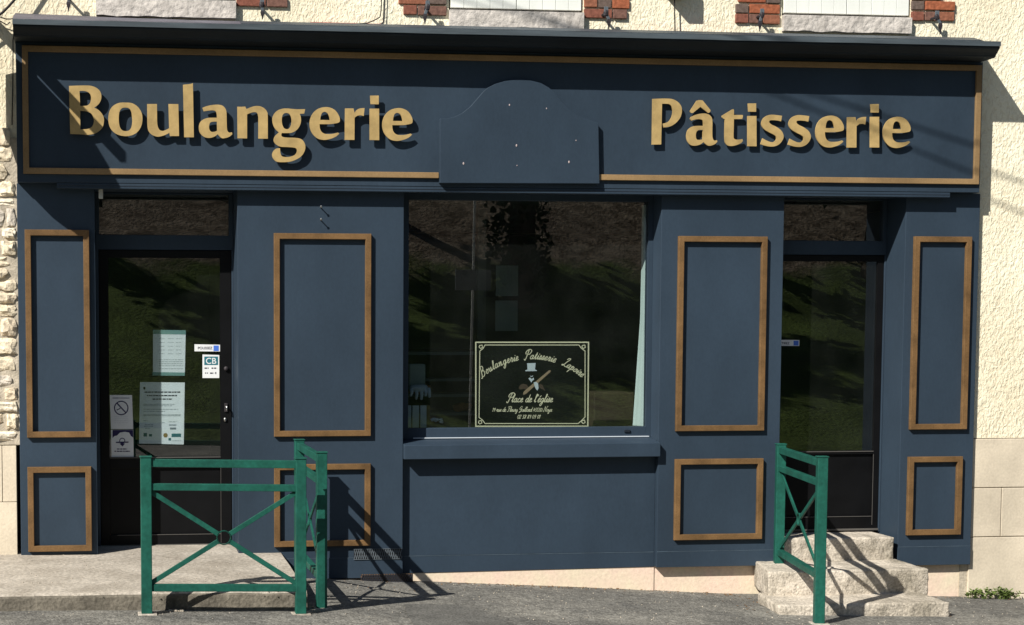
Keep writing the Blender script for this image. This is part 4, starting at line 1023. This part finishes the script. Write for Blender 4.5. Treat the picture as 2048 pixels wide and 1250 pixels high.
e = notice('sticker', [(1554,691.5),(1598.5,692),(1599,680),(1554.5,679.5)], NYr, paper, 'narrow white and blue strip sticker on the right door', 'sticker', 'strip stickers on the doors')
pq_text('TIREZ', 1571, 688.6, 0.024, NYr, ink, e)
mb = MB(); pq(mb, [(1587,681.5),(1597,681.5),(1597,691),(1587,691)], NYr); build('blue_square', mb, ink_blue, e)

# ------------------------------------------------------------------ green steel barriers
def barrier(label, A, B, ztopA, ztopB, zbotA, zbotB, zr, xr, group='green barriers at the shop doors'):
    """A, B are the post centres (x, y); zr: heights of the rails below the post tops"""
    bx, by = (A[0]+B[0])/2, (A[1]+B[1])/2
    root = empty('barrier', (bx, by, min(zbotA, zbotB)), label, 'barrier', group)
    d = Vector((B[0]-A[0], B[1]-A[1], 0)); L_ = d.length; d.normalize(); nrm = Vector((-d.y, d.x, 0))
    P = 0.066
    for (x, y), zt, zb in ((A, ztopA, zbotA), (B, ztopB, zbotB)):
        m1 = MB(); m1.bar((x, y, zb-0.05), (x, y, zt-0.006), P, P, tuple(nrm))
        po = build('post', m1, green, root, bevel=0.004)
        m1 = MB(); m1.bar((x, y, zt-0.008), (x, y, zt), P+0.010, P+0.010, tuple(nrm)); build('cap', m1, green, po, bevel=0.003)
        m1 = MB(); m1.bar((x+0.004, y, zb-0.03), (x+0.004, y, zb+0.007), P+0.05, P+0.05, tuple(nrm)); build('foot_plate', m1, concrete, po, bevel=0.004)
    pa = Vector((A[0], A[1], 0))+d*(P/2-0.002); pb = Vector((B[0], B[1], 0))-d*(P/2-0.002)
    def at(z0, z1): return (pa.x, pa.y, z0), (pb.x, pb.y, z1)
    za, zb_ = ztopA, ztopB
    for off, hh in ((zr[0], 0.048), (zr[1], 0.042), (zr[2], 0.044)):
        m1 = MB(); p0, p1 = at(za-off, zb_-off); m1.bar(p0, p1, 0.042, hh, (0, 0, 1)); build('rail', m1, green, root, bevel=0.003)
    # crossed braces meeting at a flat ring
    t0, t1 = zr[1]+0.03, zr[2]-0.03
    cA = Vector((pa.x, pa.y, za)); cB = Vector((pb.x, pb.y, zb_))
    cen = (cA+cB)/2-Vector((0, 0, (t0+t1)/2))
    rr = 0.045
    corners = [cA-Vector((0, 0, t0)), cB-Vector((0, 0, t0)), cA-Vector((0, 0, t1)), cB-Vector((0, 0, t1))]
    for cc in corners:
        dd = (cc-cen).normalized(); m1 = MB()
        m1.bar(cen+dd*rr*0.92, cc, 0.030, 0.012, tuple(nrm)); build('brace', m1, green, root, bevel=0.002)
    m1 = MB(); n = 28
    for i in range(n):
        a = 2*pi*i/n; b_ = 2*pi*(i+1)/n
        q = []
        for aa, r_ in ((a, rr), (b_, rr), (b_, rr-0.006), (a, rr-0.006)):
            for s2 in (-0.008, 0.008): q.append(cen+d*cos(aa)*r_+Vector((0, 0, sin(aa)*r_))+nrm*s2)
        m1.add(q, [(0, 2, 3, 1), (4, 5, 7, 6), (0, 4, 6, 2), (1, 3, 7, 5)])
    build('ring', m1, green, root)
    return root
# positions surveyed: street-facing panel, side panel, right-hand panel
Y1 = -1.70
a = U(291.5, 912, Y1); b = U(601, 915, Y1)
barrier('wide green barrier panel standing along the kerb before the left door', (a.x, Y1), (b.x, Y1), a.z, b.z, gz(a.x, Y1), gz(b.x, Y1), (0.042, 0.188, 0.807), xr=None)
Y4, Y3 = -0.28, -1.45
a = U(598.5, 878, Y4); b = U(643, 903, Y3)
barrier('green barrier panel running back to the wall beside the left door', (a.x, Y4), (b.x, Y3), a.z, b.z, gz(a.x, Y4), gz(b.x, Y3), (0.048, 0.190, 0.80), xr=None)
Yf, Yn = -0.10, -1.36
a = U(1562, 887, Yf); b = U(1644.5, 912, Yn)
barrier('green barrier panel beside the stone steps of the right door', (a.x, Yf), (b.x, Yn), a.z, b.z, gz(a.x, Yf), gz(b.x, Yn)-0.0, (0.048, 0.182, 0.80), xr=None)

# ------------------------------------------------------------------ stone steps
def rough_block(name, pts_top, z_top, z_bot, label, seed, jit=0.010, skew=0.0):
    "pts_top: rectangle x0,x1,y0,y1 ; subdivided, worn and chipped"
    x0, x1, y0, y1 = pts_top
    b = bmesh.new(); bmesh.ops.create_cube(b, size=1)
    for v in b.verts:
        v.co = Vector((x0+(v.co.x+.5)*(x1-x0), y0+(v.co.y+.5)*(y1-y0), z_bot+(v.co.z+.5)*(z_top-z_bot)))
    bmesh.ops.bevel(b, geom=list(b.edges), offset=0.014, segments=2, profile=0.6, affect='EDGES')
    for _ in range(5):
        es = [e for e in b.edges if e.calc_length() > 0.035]
        if not es: break
        bmesh.ops.subdivide_edges(b, edges=es, cuts=1, use_grid_fill=True)
        if len(b.verts) > 9000: break
    b.normal_update()
    for v in b.verts:
        v.co.x += skew*(v.co.y-y0)/(y1-y0)*(x1-v.co.x)/(x1-x0)
    b.normal_update()
    for v in b.verts:
        p = v.co*1.0; n_ = noise.noise(p*6+Vector((seed, 0, 0)))*jit*1.3+noise.noise(p*22+Vector((0, seed, 0)))*jit*0.8
        side = abs(v.normal.z) < 0.5
        v.co += v.normal*n_*(1.0 if side else 0.45)
    me = bpy.data.meshes.new(name); b.to_mesh(me); b.free()
    mb = MB(); mb.v = [tuple(v.co) for v in me.vertices]; mb.f = [tuple(p.vertices) for p in me.polygons]; bpy.data.meshes.remove(me)
    o = build(name, mb, step_stone, smooth=True); tag(o, label, 'step', 'stone steps of the right door'); return o
rough_block('stone_step', (5.035, 5.925, -0.055, 0.42), 0.262, 0.02, 'top pale stone step touching the right door', 3, 0.007)
rough_block('stone_step', (4.735, 5.945, -0.55, 0.05), 0.092, -0.105, 'middle thick stone step with a gap under its left corner', 9, 0.010, 0.14)
rough_block('stone_step', (4.64, 5.885, -0.98, -0.40), -0.080, -0.24, 'lowest flat stone step at pavement level', 21, 0.010, 0.08)

# ------------------------------------------------------------------ things on the wall above
def shutter_stay(hx, hy, bx, by0, by1, label):
    Ys = -0.06
    h = U(hx, hy, Ys); t = U(bx, by0, Ys); b = U(bx, by1, Ys)
    e = empty('shutter_stay', (h.x, WY, min(h.z, b.z)), label, 'shutter stay', 'iron stays below the upper windows')
    m1 = MB(); m1.tube([(h.x, WY+0.03, h.z), (h.x, Ys-0.005, h.z)], 0.010, 8); m1.ellipsoid((h.x, Ys, h.z), (0.020, 0.012, 0.026), 10, 7, 0.3)
    build('arm', m1, iron, e)
    m1 = MB(); zs = graded(t.z, b.z, 6); wds = [0.006, 0.015, 0.020, 0.016, 0.010, 0.006, 0.003]
    for i, z in enumerate(zs):
        for sx, sy in ((-1, -.35), (1, -.35), (1, .35), (-1, .35)): m1.v.append((t.x+sx*wds[i]*.75, Ys+sy*wds[i], z))
    for i in range(6):
        for k in range(4): m1.f.append((i*4+k, i*4+(k+1) % 4, (i+1)*4+(k+1) % 4, (i+1)*4+k))
    m1.f.append((3, 2, 1, 0)); m1.f.append((24, 25, 26, 27)); build('blade', m1, iron, e)
    m1 = MB(); m1.bar((h.x, Ys, h.z), (t.x, Ys, t.z-0.02), 0.022, 0.010); m1.box(h.x-0.014, h.x+0.016, Ys-0.006, Ys+0.006, h.z, h.z+0.045); build('catch', m1, iron_grey, e, bevel=0.003)
shutter_stay(138, -6, 137, 0, 23, 'iron stay on the roughcast left of the first window')
shutter_stay(524, 9, 525, 18, 39, 'iron stay on the bricks right of the first window')
shutter_stay(855, 14, 850, 24, 49, 'iron stay on the bricks left of the middle window')
shutter_stay(1212, 26, 1218, 34, 59, 'iron stay on the bricks right of the middle window')
shutter_stay(1524, 30, 1520, 38, 63, 'iron stay on the bricks left of the right window')
shutter_stay(1874, 34, 1881, 42, 69, 'iron stay on the bricks right of the right window')
def cable(name, pts, r, label, m=rubber):
    o = build(name, MB().tube(pts, r, 8), m, smooth=True); tag(o, label, 'cable'); return o
def cp(x, y, Y): u = U(x, y, Y); return (u.x, u.y, u.z)
cable('wall_cable', [cp(764, -80, 0.02), cp(763, 0, 0.022), cp(762, 22, 0.02), cp(760, 34, 0.018), cp(750, 40, 0.018), cp(735, 46, 0.018), cp(668, 52, 0.02)], 0.004, 'thin cable dropping down the roughcast left of the middle window')
cable('wall_cable', [cp(769, -80, 0.02), cp(768, 0, 0.02), cp(767, 30, 0.02), cp(766, 50, 0.02)], 0.003, 'thinner of the paired cables above the fascia letters')
cable('wall_cable', [cp(1349, -120, -0.01), cp(1349, 0, -0.01), cp(1350, 64, -0.01)], 0.0045, 'dark vertical cable between the middle and right windows')
cable('wall_cable', [cp(-60, 70, -0.05), cp(-10, 36, -0.05), cp(5, 25, -0.05), cp(18, 12, -0.05), cp(32, -4, -0.05), cp(70, -60, -0.05)], 0.009, 'thick black cable curving past the left end of the cornice')
cable('wall_cable', [cp(-40, 20, -0.02), cp(0, 34, -0.02), cp(12, 38, -0.02), cp(22, 38, -0.03), cp(26, 36, -0.05), cp(30, 52, -0.05), cp(26, 80, 0.0), cp(26, 140, 0.02), cp(24, 250, 0.02)], 0.004, 'thin cable running down beside the left end of the shopfront')
cable('wall_cable', [cp(-40, 30, -0.02), cp(0, 42, -0.02), cp(14, 50, -0.01), cp(20, 44, -0.02)], 0.004, 'short loose cable at the left end of the cornice')
# small junction box high on the wall, out of the picture, whose shade shows beside the cable
mb = MB(); u = U(1362, -20, -0.08); mb.box(u.x-0.06, u.x+0.055, -0.10, WY+0.0, u.z-0.045, u.z+0.12)
o = build('junction_box', mb, iron_grey, bevel=0.006); tag(o, 'grey junction box on the wall above the vertical cable', 'box')
mb = MB(); mb.tube([(6.545, WY-0.03, -0.05), (6.552, WY-0.03, 2.80)], 0.012, 10)

# projecting sign and bracket just past the left end; its shade falls across the first letters
X0 = U(-30, 100, 0).x - 0.02
def ez(y): return U(100, y, 0).z
ps = empty('projecting_sign', (X0, WY, ez(300)), 'dark projecting board on an iron arm just left of the shopfront', 'sign')
m1 = MB()
prf = [(0.10, ez(98)), (0.16, ez(72)), (0.29, ez(54)), (0.37, ez(47)), (0.62, ez(47)), (0.756, ez(60)), (0.86, ez(82)), (0.905, ez(98)), (0.88, ez(130)), (0.74, ez(194)), (0.635, ez(270)), (0.42, ez(290)), (0.235, ez(291)), (0.16, ez(250)), (0.10, ez(205))]
vs = [(X0-0.012, -n_, z_) for n_, z_ in prf]+[(X0+0.012, -n_, z_) for n_, z_ in prf]; k = len(prf)
m1.add(vs, [tuple(range(k)), tuple(range(2*k-1, k-1, -1))]+[(i, i+k, (i+1) % k+k, (i+1) % k) for i in range(k)])
build('board', m1, sign_mat, ps)
m1 = MB(); m1.box(X0-0.02, X0+0.02, -0.925, WY, ez(33), ez(12)); m1.box(X0-0.008, X0+0.008, -0.41, -0.38, ez(50), ez(32)); m1.box(X0-0.008, X0+0.008, -0.64, -0.61, ez(50), ez(32)); build('arm', m1, iron, ps)
# overhead lines along the street, above the picture
def overhead(P1, P2, n_, r, label):
    a = U(*P1, FY); b = U(*P2, FY); sh = Vector((-A_, -1, B_))*n_
    a2 = a+sh; b2 = b+sh; d = (b2-a2)
    pts = [a2-d*3+d*(7*i/20)+Vector((0, 0, 0.0)) for i in range(21)]
    o = build('overhead_line', MB().tube(pts, r, 6), rubber); tag(o, label, 'cable', 'overhead lines above the street')
overhead((1644, 193), (1954, 293), 3.0, 0.010, 'overhead line crossing above the right letters, the upper one')
overhead((1567, 195), (1945, 346), 3.0, 0.009, 'overhead line crossing above the right letters, the lower one')

# ------------------------------------------------------------------ weeds, litter, grit
def weed(x, y, h, n, lab, seed):
    R = random.Random(seed); z0 = gz(x, y)
    e = empty('weed', (x, y, z0), lab, 'plant', 'weeds at the foot of the wall')
    m1 = MB(); m2 = MB()
    for i in range(n):
        a = R.uniform(0, 2*pi); L_ = h*R.uniform(0.5, 1.1); sp = R.uniform(0.3, 1.0)
        p0 = Vector((x+R.uniform(-.04, .04), y+R.uniform(-.02, .02), z0))
        p1 = p0+Vector((cos(a)*L_*sp, sin(a)*L_*0.4-0.01, L_*(1.1-sp*0.4)))
        mid = (p0+p1)/2+Vector((0, 0, L_*0.15))
        m1.tube([p0, mid, p1], 0.0022, 5)
        for k in range(7):
            t = 0.3+0.7*k/6; q = p0.lerp(p1, t)+Vector((0, 0, L_*0.15*sin(pi*t))); la = R.uniform(0, 2*pi); s_ = R.uniform(0.010, 0.024)
            u = Vector((cos(la), 0.5*sin(la), R.uniform(-.3, .7))).normalized()*s_; v = Vector((-sin(la), cos(la)*.5, R.uniform(-.4, .6))).normalized()*s_*0.55
            m2.add([q, q+u*0.6+v, q+u*1.5, q+u*0.6-v], [(0, 1, 2, 3)])
    build('stem', m1, leaf_mat, e); build('foliage', m2, leaf_mat, e)
for i, (px_, py_2, h, n, lab) in enumerate(((1942, 1195, 0.07, 9, 'small low weed at the shopfront corner, nearest the steps'), (1968, 1192, 0.085, 12, 'middle weed of the clump at the stone base'), (2000, 1190, 0.10, 22, 'largest leafy weed at the foot of the stone base'), (2016, 1193, 0.06, 8, 'low weed right of the largest one'))):
    u = U(px_, py_2, 0.0); weed(u.x, -0.03, h, n, lab, 30+i)
mb = MB(); R = random.Random(12)
def litter(x, y, s_, z=None):
    z = gz(x, y) if z is None else z
    a = R.uniform(0, 2*pi); t = R.uniform(-.6, .6)
    u = Vector((cos(a), sin(a), t*.5))*s_; v = Vector((-sin(a), cos(a), R.uniform(-.3, .5)))*s_*0.6; q = Vector((x, y, z+s_*.35))
    mb.add([q-u, q-v, q+u, q+v], [(0, 1, 2, 3)])
for k in range(190):
    x = 2.2+R.random()**0.8*2.5; litter(x, 0.045-R.random()**3*0.16, R.uniform(0.004, 0.013))
for k in range(90): litter(3.3+R.gauss(0, .15), 0.03-R.random()*0.06, R.uniform(0.004, 0.010))
for k in range(60): litter(6.0+R.random()*1.3, 0.02-R.random()**2*0.12, R.uniform(0.004, 0.012))
for k in range(60): litter(1.35+R.random()*0.9, -0.05-R.random()**2*0.5, R.uniform(0.004, 0.009))
for k in range(50): litter(4.45+R.random()*0.3, -0.9*R.random()-0.02, R.uniform(0.004, 0.012))
for k in range(20): litter(5.8+R.random()*0.2, -0.9*R.random()-0.1, R.uniform(0.004, 0.01))
o = build('dry_leaves', mb, dry_leaf); tag(o, 'scatter of dry leaves along the foot of the shopfront', 'dry leaves', kind='stuff')
mb = MB()
for k in range(700):
    x = R.uniform(-0.8, 7.2); y = -R.random()**1.3*1.9
    if x < SLX and y > -1.6: z = slab_z(x, y)
    elif 4.6 < x < 5.95 and y > -1.0: continue
    else: z = gz(x, y)
    s_ = R.uniform(0.002, 0.006); mb.ellipsoid((x, y, z+s_*.4), (s_, s_, s_*.7), 5, 3, 0.5)
for k in range(14):
    s_ = R.uniform(0.008, 0.014); mb.ellipsoid((R.gauss(0.46, .03), -1.60, gz(0.5, -1.6)+s_*.5), (s_, s_, s_*.8), 6, 4, 0.8)
o = build('grit', mb, pebble_mat); tag(o, 'loose pale grit scattered over the pavement', 'grit', kind='stuff')

# ------------------------------------------------------------------ the far side of the street, seen in the glass
def tree(x, y, h, cr, tr, lab, seed, ivy=False):
    R = random.Random(seed); z0 = gz(x, y)
    e = empty('tree', (x, y, z0), lab, 'tree', 'trees across the street')
    m1 = MB(); pts = [(x+R.uniform(-.1, .1)*i, y, z0-0.2+h*0.62*i/5) for i in range(6)]; m1.tube(pts, tr, 10, tr*0.6)
    for k in range(7):
        a = R.uniform(0, 2*pi); q = Vector(pts[3]).lerp(Vector(pts[5]), R.random()); e1 = q+Vector((cos(a)*cr*.7, sin(a)*cr*.7, R.uniform(.2, .6)*cr)); m1.tube([q, (q+e1)/2+Vector((0, 0, .2)), e1], tr*.35, 6, tr*.1)
    build('trunk', m1, bark, e)
    m2 = MB(); cc = Vector((x, y, z0+h*0.72))
    blobs = [cc+Vector((R.gauss(0, .45), R.gauss(0, .45), R.gauss(0, .38)))*cr for _ in range(22)]
    for k in range(6500):
        bl = R.choice(blobs); p_ = bl+Vector((R.gauss(0, 1), R.gauss(0, 1), R.gauss(0, .8)))*cr*0.22
        u = Vector((R.gauss(0, 1), R.gauss(0, 1), R.gauss(0, 1))).normalized()*R.uniform(.10, .22); v = u.cross(Vector((R.gauss(0, 1), R.gauss(0, 1), R.gauss(0, 1)))).normalized()*u.length*.6
        m2.add([p_-u, p_-v, p_+u, p_+v], [(0, 1, 2, 3)])
    if ivy:
        for k in range(2600):
            t = R.random(); a = R.uniform(0, 2*pi); rr = tr*R.uniform(1.0, 2.3); p_ = Vector((x+cos(a)*rr, y+sin(a)*rr, z0+t*h*0.6))
            u = Vector((R.gauss(0, 1), R.gauss(0, 1), R.gauss(0, 1))).normalized()*R.uniform(.05, .11); v = u.cross(Vector((R.gauss(0, 1), R.gauss(0, 1), R.gauss(0, 1)))).normalized()*u.length*.6
            m2.add([p_-u, p_-v, p_+u, p_+v], [(0, 1, 2, 3)])
    build('crown', m2, ivy_mat, e)
tree(8.6, -21.6, 13.0, 2.4, 0.30, 'tall ivy covered tree on the bank across the street facing the window', 1, True)
tree(5.6, -25.4, 4.6, 1.4, 0.20, 'leafy tree on the bank opposite the second pilaster', 2)
tree(2.9, -25.2, 4.8, 1.4, 0.20, 'round leafy tree on the bank opposite the left barrier', 6)
tree(13.4, -24.2, 5.4, 2.0, 0.2, 'leafy tree on the bank opposite the third pilaster', 4)
tree(16.9, -23.0, 5.2, 1.9, 0.2, 'leafy tree on the bank opposite the right door', 5)
tree(-3.2, -25.2, 6.2, 1.8, 0.24, 'ivy clad tree on the bank left of the shop', 3, True)
e = empty('street_sign', (4.55, -8.0, gz(4.5, -8)), 'small road sign on a grey post across the pavement', 'sign')
m1 = MB(); m1.tube([(4.55, -8, gz(4.5, -8)), (4.62, -8, 4.2)], 0.016, 10); build('pole', m1, verge_grey, e)
m1 = MB(); m1.box(4.36, 4.80, -7.96, -7.94, 2.30, 2.55); build('sign_plate', m1, iron_grey, e)
